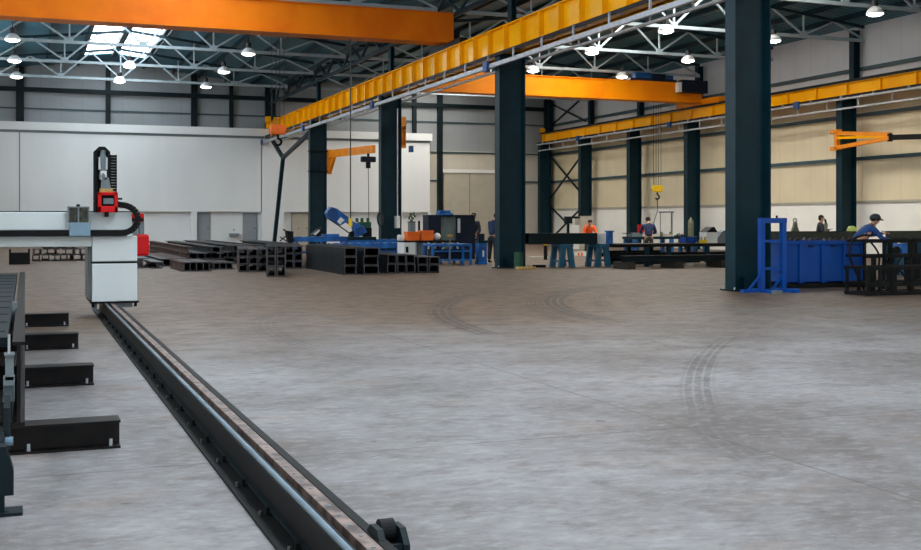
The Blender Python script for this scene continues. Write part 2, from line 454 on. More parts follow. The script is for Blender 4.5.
# far gable wall
we = thing('wall_back', 'far beige gable wall with dark posts above the white office block', 'wall', (14, YB, 0), kind='structure')
mb = MB()
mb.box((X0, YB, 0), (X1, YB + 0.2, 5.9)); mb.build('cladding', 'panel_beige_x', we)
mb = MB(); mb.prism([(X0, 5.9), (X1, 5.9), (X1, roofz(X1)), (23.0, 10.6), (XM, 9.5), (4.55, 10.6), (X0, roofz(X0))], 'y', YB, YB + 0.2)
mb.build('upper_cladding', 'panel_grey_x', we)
for z in (4.0, 5.8, 7.7):
    MB().box((X0, YB - 0.1, z - 0.045), (X1, YB, z + 0.045)).build('girt', 'girt_teal', we)
for px, w in ((20, 0.42), (108, 0.26), (194, 0.34), (231, 0.2), (270, 0.6), (414, 0.22), (439.5, 0.3), (547, 0.4)):
    x = onY(px, 200, YB - 0.1).x
    MB().box((x - w/2, YB - 0.32, 0), (x + w/2, YB - 0.02, min(roofz(x) - 0.05, 10.3))).build('wall_post', 'teal_dark', we)
MB().box((X0, YB - 0.36, 8.62), (X1, YB - 0.1, 8.86)).build('gable_beam', 'teal_dark', we)
# left wall and the wall behind the camera with a wide open gateway
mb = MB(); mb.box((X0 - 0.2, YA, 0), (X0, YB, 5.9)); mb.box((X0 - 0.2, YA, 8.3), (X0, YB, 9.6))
ADDED_WIN = [(-8, 8), (10, 26), (28, 44), (46, 60)]  # unseen strip windows, added to light the runway from the left
ends = [YA] + [v for sg in ADDED_WIN for v in sg] + [YB]
for ya, yb in zip(ends[0::2], ends[1::2]): mb.box((X0 - 0.2, ya, 5.9), (X0, yb, 8.3))
tag(mb.build('wall_left', 'panel_beige_y'), 'beige panel wall with high strip windows closing the left side of the hall', 'wall', kind='structure')
for k, (ya, yb) in enumerate(ADDED_WIN):
    w = thing('window_%d' % (k + 7), 'high pale strip window in the left wall, %s from the viewer' % ORD[k], 'window', (X0 - 0.1, (ya + yb)/2, 5.9), kind='structure')
    MB().box((X0 - 0.12, ya, 5.9), (X0 - 0.08, yb, 8.3)).build('glazing', 'window_glow', w)
    y = ya + 2.0
    while y < yb - 0.5:
        MB().box((X0 - 0.08, y - 0.04, 5.9), (X0 - 0.03, y + 0.04, 8.3)).build('mullion', 'truss_dark', w); y += 2.0
mb = MB()
mb.box((X0, YA - 0.2, 0), (-1.5, YA, 9.5)); mb.box((12.5, YA - 0.2, 0), (X1, YA, 9.5)); mb.box((-1.5, YA - 0.2, 6.2), (12.5, YA, 9.5))
mb.prism([(X0, 9.5), (XM, 9.5), (4.55, 10.7)], 'y', YA - 0.2, YA); mb.prism([(XM, 9.5), (X1, 9.5), (23.0, 10.7)], 'y', YA - 0.2, YA)
tag(mb.build('wall_front', 'panel_beige_x'), 'beige wall behind the viewer with a wide gateway', 'wall', kind='structure')

# white office block at the far end
OY = 66.3
ob = thing('wall_office', 'white two-storey office block built across the far end of the hall', 'wall', (10, OY, 0), kind='structure')
xr = onY(430, 150, OY).x
mb = MB(); mb.box((X0, OY, 1.98), (onY(261.5, 150, OY).x - 0.03, 67.0, 6.35)); mb.box((onY(261.5, 150, OY).x + 0.03, OY + 0.02, 1.98), (xr, 67.0, 6.35))
mb.build('upper_storey', 'office_white', ob)
MB().box((X0, OY - 0.02, 6.28), (xr, 67.0, 6.42)).build('shadow_joint', 'machine_grey', ob)  # shadow line under the coping, coloured in as a grey strip
MB().box((X0, OY - 0.16, 6.42), (xr + 0.1, 67.0, 6.86)).build('coping', 'office_white', ob)
mb = MB(); mb.box((X0, OY + 0.3, 0), (xr, 67.0, 1.98)); mb.build('lower_storey', 'office_white', ob)
for a, b in ((191, 197), (261.5, 284), (390, 402), (428, 431)):
    MB().box((onY(a, 200, OY).x, OY, 0), (onY(b, 200, OY).x, OY + 0.31, 1.985)).build('pillar', 'office_white', ob)
xs = onY(19.5, 150, OY).x
MB().box((xs - 0.03, OY - 0.015, 0.2), (xs + 0.03, OY + 0.01, 6.3)).build('downpipe', 'machine_grey', ob)
def office_door(idx, a, b, m, lab, leaves=1):
    y = OY + 0.3; xa, xb = onY(a, 220, y).x, onY(b, 220, y).x; zt = onY(a, 213.5, y).z
    d = thing('door_%d' % idx, lab, 'door', ((xa + xb) / 2, y, 0), kind='structure')
    f = MB(); f.box((xa - 0.05, y - 0.06, 0), (xa, y, zt + 0.05)); f.box((xb, y - 0.06, 0), (xb + 0.05, y, zt + 0.05)); f.box((xa - 0.05, y - 0.06, zt), (xb + 0.05, y, zt + 0.05))
    f.build('door_frame', 'door_grey', d)
    for k in range(leaves):
        w = (xb - xa) / leaves
        lf = MB().box((xa + k*w + 0.01, y - 0.045, 0.01), (xa + (k+1)*w - 0.01, y - 0.01, zt - 0.01)).build('leaf', m, d)
        MB().box((xa + (k+1)*w - 0.14, y - 0.09, 0.98), (xa + (k+1)*w - 0.06, y - 0.045, 1.02)).build('handle', 'black_steel', lf)
office_door(1, 197.5, 209.5, 'door_grey', 'narrow grey door beside the white office pillar')
office_door(2, 243.5, 256.5, 'door_grey', 'grey door at the right of the wall basin')
office_door(3, 292, 308, 'door_beige', 'beige double door left of the fourth steel column', 2)
# big sliding gate in the gable wall
y = YB - 0.02; xa, xb = onY(442.5, 220, y).x, onY(494.5, 220, y).x; zt = onY(460, 173, y).z
g = thing('door_4', 'tall beige two-leaf sliding gate in the far gable wall', 'door', ((xa + xb)/2, y, 0), kind='structure')
for k in range(2):
    w = (xb - xa) / 2
    MB().box((xa + k*w + 0.02, y - 0.16, 0.02), (xa + (k+1)*w - 0.02, y - 0.08, zt)).build('leaf', 'door_beige', g)
mb = MB(); mb.box((xa - 0.1, y - 0.24, zt), (xb + 0.1, y - 0.06, zt + 0.22)); mb.box((xb, y - 0.2, 0), (xb + 0.15, y - 0.06, zt))
mb.build('track', 'white', g)
# door in the right wall
xw = X1 - 0.04; ya, yb = onX(672.5, 225, xw).y, onX(661, 225, xw).y; zt = onX(666, 211.8, xw).z
g = thing('door_5', 'white personnel door in the plinth of the right wall', 'door', (xw, (ya + yb)/2, 0), kind='structure')
MB().box((xw - 0.05, ya + 0.06, 0.01), (xw - 0.01, yb - 0.06, zt - 0.06)).build('leaf', 'plinth_white', g)
mb = MB(); mb.box((xw - 0.07, ya, 0), (xw, ya + 0.05, zt)); mb.box((xw - 0.07, yb - 0.05, 0), (xw, yb, zt)); mb.box((xw - 0.07, ya - 0.15, zt - 0.05), (xw, yb + 0.15, zt + 0.02))
mb.build('door_frame', 'machine_grey', g)
# wash basin on the office wall
p = onY(233.5, 233, OY + 0.28)
w = thing('wash_basin', 'small white wash basin on the office wall between the grey doors', 'sink', (p.x, OY + 0.3, p.z - 0.2))
MB().prism([(p.x-0.3, p.z-0.02), (p.x+0.3, p.z-0.02), (p.x+0.22, p.z-0.2), (p.x-0.22, p.z-0.2)], 'y', OY - 0.12, OY + 0.29).build('bowl', 'machine_grey', w)
MB().tube([(p.x, OY+0.28, p.z+0.18), (p.x, OY+0.1, p.z+0.22), (p.x, OY+0.08, p.z+0.14)], 0.025, 8).build('tap', 'bright_steel', w)

# ================================================================ STEEL FRAME
def h_upright(mb, xa, xb, ya, yb, z0, z1, tf=0.03, tw=0.018):
    """H column: flanges face +-X, web in the X-Z plane"""
    mb.box((xa, ya, z0), (xa + tf, yb, z1)); mb.box((xb - tf, ya, z0), (xb, yb, z1))
    yc = (ya + yb) / 2; mb.box((xa + tf, yc - tw/2, z0), (xb - tf, yc + tw/2, z1))
    return mb
MIDY = [19.05, 31.05, 43.05, 55.05]
mlab = ['large dark teal steel column behind the blue frame, nearest of the middle row',
        'dark teal steel column with the green drum at its foot, second in the middle row',
        'dark teal steel column behind the blue saw and orange boxes, third in the middle row',
        'dark teal steel column behind the tilted blue saw arm, farthest of the middle row']
for i, y0 in enumerate(MIDY):
    c = thing('steel_column', mlab[i], 'column', (XM - 0.02, y0 + 0.17, 0), 'columns carrying the middle crane runway')
    h_upright(MB(), 13.2, 14.05, y0, y0 + 0.35, 0.03, 6.40).build('shaft', 'teal_steel', c)
    bp_ = MB().box((13.12, y0 - 0.06, 0), (14.13, y0 + 0.41, 0.03)).build('base_plate', 'teal_dark', c)
    for xx in (13.45, 13.8): MB().box((xx - 0.01, y0 + 0.02, 0.03), (xx + 0.01, y0 + 0.33, 0.28)).build('stiffener', 'teal_steel', c)
    MB().box((13.15, y0 - 0.02, 6.36), (14.1, y0 + 0.37, 6.41)).build('cap_plate', 'teal_dark', c)
    m_ = MB(); h_upright(m_, 13.595, 13.765, y0 + 0.02, y0 + 0.3, 6.41, 8.36, 0.02, 0.012); m_.build('upper_shaft', 'teal_steel', c)
    for k in range(4):
        xx, yy = (13.16, 14.09)[k % 2], (y0 - 0.03, y0 + 0.38)[k // 2]
        MB().tube([(xx, yy, 0.03), (xx, yy, 0.08)], 0.016, 6).build('anchor_bolt', 'galv', bp_)
RX = 31.2
RY = [37.6, 49.15, 55.0, 60.9, 66.8]
rlab = ['dark teal wall column carrying the orange triangular jib on the right wall',
        'dark teal wall column just left of the nearest big column, second on the right wall',
        'dark teal wall column behind the worker in navy, third on the right wall',
        'dark teal wall column behind the worker in orange, fourth on the right wall',
        'dark teal wall column in the far corner of the right wall']
for i, y0 in enumerate(RY):
    y0 = min(y0, 66.65)
    c = thing('wall_column', rlab[i], 'column', (31.6, y0 + 0.17, 0), 'columns along the right wall')
    h_upright(MB(), RX, RX + 0.75, y0, y0 + 0.35, 0.03, 6.5).build('shaft', 'teal_steel', c)
    MB().box((RX - 0.06, y0 - 0.05, 0), (RX + 0.8, y0 + 0.4, 0.03)).build('base_plate', 'teal_dark', c)
    MB().box((RX - 0.04, y0 - 0.02, 6.46), (RX + 0.78, y0 + 0.37, 6.52)).build('cap_plate', 'teal_dark', c)
    h_upright(MB(), RX + 0.64, RX + 0.96, y0 + 0.04, y0 + 0.32, 6.52, 9.3, 0.02, 0.012).build('upper_shaft', 'teal_steel', c)
# cross bracing in the last bay of the right wall
for k, (za, zb) in enumerate(((0.15, 2.6), (2.8, 5.9), (7.5, 9.2))):
    t = thing('cross_bracing', ['dark X bracing near the floor in the last bay of the right wall', 'dark X bracing at mid height in the last bay of the right wall',
                                'dark X bracing above the yellow runway in the last bay of the right wall'][k], 'bracing', (31.8, 64, za), 'right wall bracing')
    MB().bar((31.72, 61.25, za), (31.72, 66.65, zb), 0.09).build('brace', 'teal_dark', t)
    MB().bar((31.84, 61.25, zb), (31.84, 66.65, za), 0.09).build('brace', 'teal_dark', t)

# Y strut below the far end of the middle runway
t = thing('y_strut', 'slender dark green Y-shaped strut under the far end of the yellow runway', 'strut', (13.6, 65.6, 0))
J = Vector((13.6, 63.2, 5.0))
MB().bar((13.6, 65.7, 0.0), J, 0.2).build('leg', 'teal_steel', t)
MB().bar(J, (13.6, 55.45, 6.15), 0.18).build('arm', 'teal_steel', t)
MB().bar(J, (13.6, 66.15, 6.2), 0.18).build('arm', 'teal_steel', t)

# roof trusses
ZB = 8.75
def truss(cx, half, n, lab, grp, Y):
    t = thing('roof_truss', lab, 'truss', (cx, Y, ZB), grp)
    top = lambda x: roofz(x) - 0.27
    MB().box((cx - half, Y - 0.06, ZB - 0.06), (cx + half, Y + 0.06, ZB + 0.06)).build('bottom_chord', 'truss_paint', t)
    for s in (-1, 1):
        MB().bar((cx, Y, top(cx)), (cx + s*half, Y, top(cx + s*(half - 0.01))), 0.12).build('top_chord', 'truss_dark', t)
    p = half / n
    for k in range(-n, n + 1):
        x = cx + k * p
        if abs(k) < n:
            MB().bar((x, Y, ZB + 0.06), (x, Y, top(x) - 0.06), 0.06).build('post', 'truss_paint', t)
            MB().box((x - 0.16, Y - 0.012, ZB + 0.05), (x + 0.16, Y + 0.012, ZB + 0.2)).build('gusset', 'truss_paint', t)
        if k < n:
            xm = x + p / 2
            MB().bar((x, Y, ZB + 0.05), (xm, Y, top(xm) - 0.05), 0.07).build('diagonal', 'truss_paint', t)
            MB().bar((x + p, Y, ZB + 0.05), (xm, Y, top(xm) - 0.05), 0.07).build('diagonal', 'truss_paint', t)
    return t
def redo(t, Y, lab):
    c = copy_tree(t); c.location.y = Y; c['label'] = lab; return c
ly = [61, 55, 49, 43, 37, 31]
ord_far = ['nearest the far gable', 'second from the far gable', 'third from the far gable', 'fourth from the far gable', 'fifth from the far gable', 'sixth from the far gable', 'seventh from the far gable']
tl = truss(4.62, 8.75, 3, 'pale steel roof truss of the left bay, ' + ord_far[0], 'left bay roof trusses', ly[0])
for i, Y in enumerate(ly[1:], 1): redo(tl, Y, 'pale steel roof truss of the left bay, ' + ord_far[i])
ry = [61, 55, 49, 43, 37, 31, 25]
tr = truss(22.9, 8.9, 3, 'pale steel roof truss of the right bay, ' + ord_far[0], 'right bay roof trusses', ry[0])
for i, Y in enumerate(ry[1:], 1): redo(tr, Y, 'pale steel roof truss of the right bay, ' + ord_far[i])
# lattice girder over the middle columns
t = thing('lattice_girder', 'dark lattice girder running lengthwise above the middle columns', 'girder', (XM, 43, 8.4))
MB().box((13.58, 13, 8.36), (13.72, 67, 8.5)).build('chord', 'truss_dark', t)
MB().box((13.58, 13, 9.16), (13.72, 67, 9.28)).build('chord', 'truss_dark', t)
y = 13.0; k = 0
while y < 66:
    MB().bar((XM, y, 8.45 if k % 2 else 9.2), (XM, y + 1.5, 9.2 if k % 2 else 8.45), 0.09).build('diagonal', 'truss_dark', t)
    y += 1.5; k += 1

# hall lamps
def lamp(px, py, lab, proto=None, grp='hall lamps'):
    p = fl(px, py, 8.42)
    if proto:
        c = copy_tree(proto); c.location = p; c['label'] = lab; c['group'] = grp; return c
    t = thing('bell_lamp', lab, 'lamp', p, grp)
    x, y, z = p
    MB().lathe(p, [(0.30, 0), (0.31, 0.015), (0.27, 0.10), (0.2, 0.19), (0.11, 0.25), (0.1, 0.25), (0.18, 0.18), (0.25, 0.09), (0.285, 0.012)], 24).build('reflector', 'reflector', t, smooth=True)
    MB().lathe((x, y, z + 0.01), [(0.04, -0.085), (0.14, -0.075), (0.22, -0.05), (0.27, -0.012), (0.28, 0.0), (0.1, 0.01)], 24).build('diffuser', 'lamp_glow', t)
    MB().lathe((x, y, z + 0.24), [(0.1, 0), (0.11, 0.02), (0.11, 0.2), (0.06, 0.25)], 16).build('housing', 'lamp_black', t)
    MB().tube([(x, y, z + 0.48), (x, y, z + 0.75)], 0.015, 6).build('hanger', 'black_steel', t)
    return t
Lp = lamp(12.5, 40, 'bell lamp at the far left of the roof, highest of the left edge row')
for px, py, lab in ((14.5, 61, 'bell lamp on the left edge of the roof, middle of its row of three'),
                    (16.5, 77, 'bell lamp on the left edge of the roof, lowest of its row of three'),
                    (129.5, 66.5, 'bell lamp just below the skylight, upper of two'),
                    (119.5, 81.5, 'bell lamp just below the skylight, lower of two'),
                    (248.5, 54, 'bell lamp right of the skylight, closest to the orange crane beam'),
                    (224, 72, 'bell lamp right of the skylight, middle of its slanting row'),
                    (206, 87, 'bell lamp right of the skylight, lowest of its slanting row'),
                    (666, 31.5, 'bell lamp under the yellow runway, highest of three beside the conductor rail'),
                    (591.8, 53, 'bell lamp under the yellow runway, middle of three beside the conductor rail'),
                    (533, 71, 'bell lamp above the far orange crane beam, lowest of the three by the runway'),
                    (622, 77, 'bell lamp hanging just above the far orange crane beam'),
                    (875, 14, 'bell lamp in the top right corner of the view'),
                    (773.6, 41, 'bell lamp half hidden at the right of the nearest big column'),
                    (688, 61, 'bell lamp left of the nearest big column above the blue crane motor')):
    lamp(px, py, lab, Lp)

# ================================================================ CRANE RUNWAYS
def runway(name, lab, xc, ya, yb, zb, zt, bw, pitch, posts, cond):
    t = thing(name, lab, 'crane runway', (xc, (ya + yb)/2, zb), 'yellow crane runways')
    m_ = MB(); m_.box((xc - 0.012, ya, zb), (xc + 0.012, yb, zt)); m_.build('web', 'crane_yellow', t)
    MB().box((xc - bw/2, ya, zt - 0.03), (xc + bw/2, yb, zt)).build('top_flange', 'crane_yellow', t)
    MB().box((xc - bw/2, ya, zb - 0.03), (xc + bw/2, yb, zb)).build('bottom_flange', 'crane_yellow', t)
    MB().box((xc - 0.03, ya, zt), (xc + 0.03, yb, zt + 0.06)).build('crane_rail', 'rail_steel', t)
    y = yb - 0.4
    n = 0
    while y > ya and n < 98:
        MB().box((xc - bw/2 + 0.01, y - 0.03, zb), (xc + bw/2 - 0.01, y + 0.03, zt - 0.03)).build('stiffener', 'crane_yellow', t)
        y -= pitch; n += 1
    MB().box((xc - 0.16, yb - 0.15, zt + 0.06), (xc + 0.16, yb, zt + 0.4)).build('end_buffer', 'crane_yellow', t)
    # conductor rail below, hung from brackets
    cx, cz, r = cond
    cr_ = MB().box((cx - 0.05, ya, cz - r), (cx + 0.05, yb, cz + r)).build('conductor_rail', 'galv', t)
    y = yb - 0.8
    while y > ya:
        b = MB(); b.box((cx - 0.02, y - 0.03, cz + r), (cx + 0.02, y + 0.03, zb - 0.02))
        b.box((min(cx, xc) - 0.02, y - 0.03, zb - 0.07), (max(cx, xc) + 0.02, y + 0.03, zb - 0.03))
        b.build('hanger', 'galv', cr_)
        y -= 1.9
    for yy in posts:
        MB().box((cx - 0.13, yy - 0.2, cz - 0.14), (cx - 0.05, yy + 0.12, cz + 0.16)).build('junction_box', 'motor_blue', cr_)
    return t
rm = runway('crane_runway', 'deep yellow crane runway girder running over the middle row of columns', 13.40, 12.0, 66.6, 6.44, 7.22, 0.36, 1.22,
            [31.6, 43.6, 55.6, 66.2], (13.06, 6.06, 0.06))
MB().box((13.1, 12, 6.33), (13.14, 66.6, 6.43)).build('walkway_strip', 'brown_steel', rm)  # dark strip standing in for the shaded underside of the bottom flange
r2_ = runway('crane_runway', 'second yellow crane runway girder hidden behind the deep one on the middle columns', 13.92, 12.0, 66.6, 6.44, 7.2, 0.28, 1.22, [], (14.18, 6.22, 0.03))
rr_ = runway('crane_runway', 'shallow yellow crane runway girder along the right wall columns', 31.38, 24.0, 66.75, 6.55, 7.06, 0.26, 1.93,
             [40.2, 50.5, 60.8], (31.02, 6.38, 0.035))
MB().box((31.1, 24, 6.46), (31.15, 66.7, 6.54)).build('walkway_strip', 'brown_steel', rr_)  # shade below the wall girder, put in as a dark strip
MB().box((31.2, 24, 7.065), (31.26, 66.7, 7.17)).build('cable_tray', 'teal_dark', rr_)
y = 25.0
m_ = MB(); m_.box((31.0, 24, 5.95), (31.06, 66.5, 6.02)); m_.build('busbar', 'galv', rr_)
while y < 66:
    MB().box((31.01, y - 0.02, 6.02), (31.05, y + 0.02, 6.35)).build('busbar_hanger', 'galv', rr_); y += 1.9

# ================================================================ BRIDGE CRANES
def crane(lab, xa, xb, yf, zb, zt, wd, grp, taper=0.0, paint='crane_orange'):
    t = thing('bridge_crane', lab, 'crane', ((xa + xb)/2, yf + wd/2, zb), grp)
    if taper: MB().prism([(xa, zb + 0.1), (xb, zb + 0.1), (xb, zt), (xa + taper, zt), (xa, zb + 0.14)], 'y', yf, yf + wd).build('box_girder', paint, t)
    else: MB().box((xa, yf, zb + 0.1), (xb, yf + wd, zt)).build('box_girder', paint, t, bevel=0.01)
    MB().box((xa, yf - 0.12, zb), (xb, yf + wd + 0.12, zb + 0.1)).build('lower_flange', paint, t)
    MB().box((xa + taper, yf - 0.06, zt), (xb, yf + wd + 0.06, zt + 0.03)).build('upper_flange', paint, t)
    return t
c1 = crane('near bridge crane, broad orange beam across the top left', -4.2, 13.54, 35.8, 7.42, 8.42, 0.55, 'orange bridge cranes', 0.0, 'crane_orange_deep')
MB().box((13.3, 34.6, 7.285), (13.58, 37.6, 7.44)).build('end_carriage', 'brown_steel', c1)
MB().box((13.54, 35.85, 7.5), (13.56, 36.3, 8.3)).build('end_plate', 'brown_steel', c1)
MB().box((13.565, 35.9, 7.6), (13.8, 36.2, 7.9)).build('travel_motor', 'black_steel', c1)
MB().box((7.2, 36.5, 7.5), (8.1, 37.3, 8.2)).build('hoist_trolley', 'machine_grey', c1)
c2 = crane('far bridge crane, bright orange beam running from middle runway to right wall', 13.8, 31.3, 48.0, 7.27, 8.2, 0.55, 'orange bridge cranes', 3.2)
MB().box((31.2, 46.4, 7.13), (31.55, 50.2, 7.45)).build('end_carriage', 'crane_orange', c2)
MB().box((13.79, 46.4, 7.262), (14.06, 50.2, 7.4)).build('end_carriage', 'crane_orange', c2)
cc_ = MB().box((29.9, 47.55, 7.72), (31.35, 47.98, 8.32)).build('control_cabinet', 'navy', c2)
MB().box((29.75, 47.6, 7.72), (29.9, 47.95, 8.2)).build('cabinet_plate', 'white', cc_)
m_ = MB(); m_.box((27.3, 48.05, 8.24), (29.9, 48.55, 8.36)); m_.build('trolley_frame', 'navy', c2)
MB().tube([(27.6, 48.25, 8.48), (28.5, 48.25, 8.48)], 0.19, 14).build('hoist_drum', 'motor_blue', c2)
MB().box((28.6, 48.1, 8.36), (29.3, 48.5, 8.62)).build('hoist_motor', 'navy', c2)
MB().box((29.4, 48.15, 8.36), (29.75, 48.45, 8.58)).build('hoist_gearbox', 'motor_blue', c2)

def hook_block(lab, p, ztop, m, r, cord):
    x, y, z = p
    t = thing('hook_block', lab, 'crane hook', p, 'crane hooks')
    m_ = MB(); m_.box((x - r, y - 0.09, z), (x + r, y + 0.09, z + 1.3*r)); m_.build('housing', m, t, bevel=0.03)
    for s in (-1, 1):
        MB().lathe((x + s*r*0.55, y - 0.13, z + r*0.75), [(0.02, 0), (r*0.5, 0), (r*0.5, 0.26), (0.02, 0.26)], 16, 'y').build('sheave', m, t)
    hk = [(x, y, z), (x, y, z - 0.12)] + [(x + 0.11*math.sin(a), y, z - 0.24 - 0.11*-math.cos(a)*1.0) for a in [0.2 + i*0.5 for i in range(9)]]
    MB().tube(hk, 0.04, 8).build('hook', 'black_steel', t, smooth=True)
    for s in (-0.8, -0.25, 0.25, 0.8):
        MB().tube([(x + s*r, y, z + r), (x + s*r, y, ztop)], 0.012, 5).build('wire_rope', 'cable', t)
    if cord:
        MB().tube([(x, y, z - 0.3), (x + 0.02, y, z - 0.9), (x - 0.15, y, cord + 0.5), (x - 0.3, y, cord)], 0.018, 6).build('sling', 'cable', t)
    return t
p = onY(278, 127, 36.9)
hook_block('orange-red hook block on ropes at the left end of the yellow runway', (p.x, 36.9, p.z - 0.25), 7.5, 'orange_box', 0.25, None)
p = onY(657.5, 188, 48.25)
hook_block('bright yellow hook block hanging above the worker in navy', (p.x, 48.27, p.z - 0.2), 7.32, 'yellow', 0.26, 1.0)
# pendant control cable
p = onY(350.5, 225, 36.1)
t = thing('pendant_cable', 'thin black pendant control cable hanging from the near orange crane', 'cable', (p.x, 36.1, p.z))
MB().tube([(p.x, 36.1, p.z + 0.2), (p.x, 36.1, 7.43)], 0.02, 6).build('cord', 'cable', t)
MB().box((p.x - 0.05, 36.05, p.z - 0.05), (p.x + 0.05, 36.15, p.z + 0.22)).build('push_button_box', 'yellow', t)

# ================================================================ JIB CRANES
c0 = Vector((14.05, 55.2, 0))
ptop = onX(328, 153, 14.2)
t = thing('jib_crane', 'orange jib crane on the farthest middle column with hanging chain hoist', 'jib crane', (14.05, 55.2, 4.3), 'orange jib cranes')
zA = 1.38 + (222 - 154) * 56.5 / F
A = Vector((14.2, 55.2, zA)); E = atd(374, 149, 52.0)
m_ = MB(); m_.bar(A + Vector((0, 0, 0.0)), E + Vector((0, 0, 0.0)), 0.16, 0.36); m_.build('arm', 'jib_orange', t)
MB().box((14.06, 55.08, zA - 1.0), (14.32, 55.36, zA + 0.22)).build('bracket', 'jib_orange', t)
MB().bar((14.25, 55.2, zA - 0.9), A + (E - A) * 0.16 + Vector((0, 0, 0.05)), 0.14).build('knee_brace', 'jib_orange', t)
for z in (zA - 0.9, zA + 0.1): MB().box((13.17, 55.0, z), (14.09, 55.43, z + 0.06)).build('clamp_band', 'teal_dark', t)
h = A + (E - A) * 0.88 - Vector((0, 0, 0.24))
th = thing('chain_hoist', 'dark blue electric chain hoist hanging from the orange jib arm', 'hoist', (h.x, h.y, h.z - 0.5))
MB().box((h.x - 0.35, h.y - 0.12, h.z - 0.34), (h.x + 0.35, h.y + 0.12, h.z - 0.08)).build('body', 'navy', th, bevel=0.04)
MB().bar((h.x, h.y, h.z - 0.1), (h.x, h.y, h.z + 0.06), 0.1).build('trolley', 'black_steel', th)
MB().box((h.x - 0.09, h.y - 0.09, h.z - 0.62), (h.x + 0.09, h.y + 0.09, h.z - 0.34)).build('chain_bag', 'black_steel', th)
MB().tube([(h.x, h.y, h.z - 0.6), (h.x + 0.02, h.y, h.z - 1.8), (h.x + 0.03, h.y, 0.9)], 0.016, 6).build('chain', 'cable', th)
# jib on third column, arm pointing at the viewer
t = thing('jib_crane', 'short orange jib seen end-on beside the third middle column', 'jib crane', (14.05, 43.2, 4.3), 'orange jib cranes')
MB().box((14.06, 43.1, 4.35), (14.26, 43.35, 5.5)).build('bracket', 'jib_orange', t)
MB().bar((14.18, 43.2, 5.25), (13.45, 40.9, 5.2), 0.16, 0.36).build('arm', 'jib_orange', t)
MB().bar((14.18, 43.15, 4.5), (13.95, 42.4, 5.05), 0.12).build('knee_brace', 'jib_orange', t)
MB().tube([(14.3, 42.6, 4.4), (14.3, 42.6, 4.15)], 0.1, 10).build('hook_motor', 'motor_blue', t)
# triangular jib on the right wall column
t = thing('jib_crane', 'orange triangular wall jib on the right wall column', 'jib crane', (31.1, 37.6, 4.2), 'orange jib cranes')
T = lambda px, py, d: atd(px, py, d)
dj = 37.6 * ct + 31.1 * st
ta, tb = onX(837, 132, 31.08), onX(837, 149, 31.08); te = onX(890, 137.5, 30.95)
MB().bar(tb, ta, 0.16).build('bracket', 'jib_orange', t)
MB().bar(ta + Vector((0, 0, -0.05)), te + Vector((0, 0, 0.12)), 0.14, 0.16).build('arm', 'jib_orange', t)
MB().bar(ta + (tb - ta) * 0.35, te + Vector((0, 0, 0.05)), 0.1).build('tie', 'crane_yellow', t)
MB().bar(tb + Vector((0, 0, 0.05)), te + Vector((0, 0, -0.02)), 0.15).build('lower_arm', 'jib_orange', t)
MB().cbox(te, (0.14, 0.14, 0.3)).build('end_cap', 'black_steel', t)
tx = atd(925, 136, dj - 2.2)
MB().bar(te, onX(924, 136.5, 30.9), 0.1, 0.2).build('boom_tip', 'black_steel', t)
for q in (ta, tb): MB().box((31.0, q.y - 0.15, q.z - 0.05), (31.195, q.y + 0.35, q.z + 0.1)).build('hinge', 'jib_orange', t)

# column fittings
p = onY(397.5, 220, 43.0)
t = thing('control_box', 'white switch box with conduit on the third middle column', 'switch box', (p.x, 42.98, p.z - 0.2))
zb = onY(398, 228, 42.98).z; zt = onY(398, 216, 42.98).z
MB().box((p.x - 0.07, 42.9, zb), (p.x + 0.08, 43.21, zt)).build('housing', 'white', t)
MB().tube([(p.x, 43.0, zt), (p.x, 43.0, 5.9)], 0.025, 6).build('conduit', 'galv', t)
p = onY(380, 219, 42.95)
ring = [(p.x + 0.0 + 0.11*math.cos(a), 42.9 + 0.02*math.sin(3*a), p.z + 0.26*math.sin(a)) for a in [i*2*PI/20 for i in range(21)]]
t = MB().tube(ring, 0.04, 6).build('cable_coil', 'cable', loc=(p.x, 42.95, p.z - 0.3))
tag(t, 'black coiled cable hung on the edge of the third middle column', 'cable')

# ================================================================ GANTRY CUTTING MACHINE
GY = 16.9
def gx(px): return onY(px, 222, GY).x
def gz(py, px=115): return onY(px, py, GY).z
t = thing('gantry_machine', 'white gantry cutting machine with black tower standing on the floor rail', 'machine', (1.4, GY + 0.6, 0))
xa, xb = gx(92), gx(137.3)
zt = gz(236); zs = gz(262.5)
MB().box((xa, GY, zs + 0.015), (xb, GY + 1.2, zt)).build('upper_housing', 'machine_white', t, bevel=0.012)
MB().box((xa + 0.01, GY + 0.01, zs - 0.015), (xb - 0.01, GY + 1.19, zs + 0.015)).build('seam_strip', 'black_steel', t)
MB().box((xa, GY, 0.24), (xb, GY + 1.2, zs - 0.015)).build('lower_housing', 'machine_white', t, bevel=0.012)
MB().box((xa - 0.04, GY + 0.12, 0.26), (xa, GY + 1.15, zt - 0.1)).build('side_cover', 'machine_grey', t, bevel=0.01)
MB().box((xa - 0.02, GY - 0.02, 0.217), (xb + 0.02, GY + 1.22, 0.245)).build('base_frame', 'black_steel', t)
for xx, yy in ((xa + 0.02, GY + 0.06), (xb - 0.02, GY + 0.06)):
    MB().tube([(xx, yy, 0.16), (xx, yy, 0.22)], 0.022, 10).build('foot', 'black_steel', t)
MB().box((xa + 0.02, GY + 0.05, 0.12), (0.96, GY + 0.6, 0.217)).build('wheel_guard', 'machine_grey', t)
MB().box((1.26, GY + 0.05, 0.15), (xb - 0.06, GY + 0.6, 0.217)).build('wheel_guard', 'machine_grey', t)
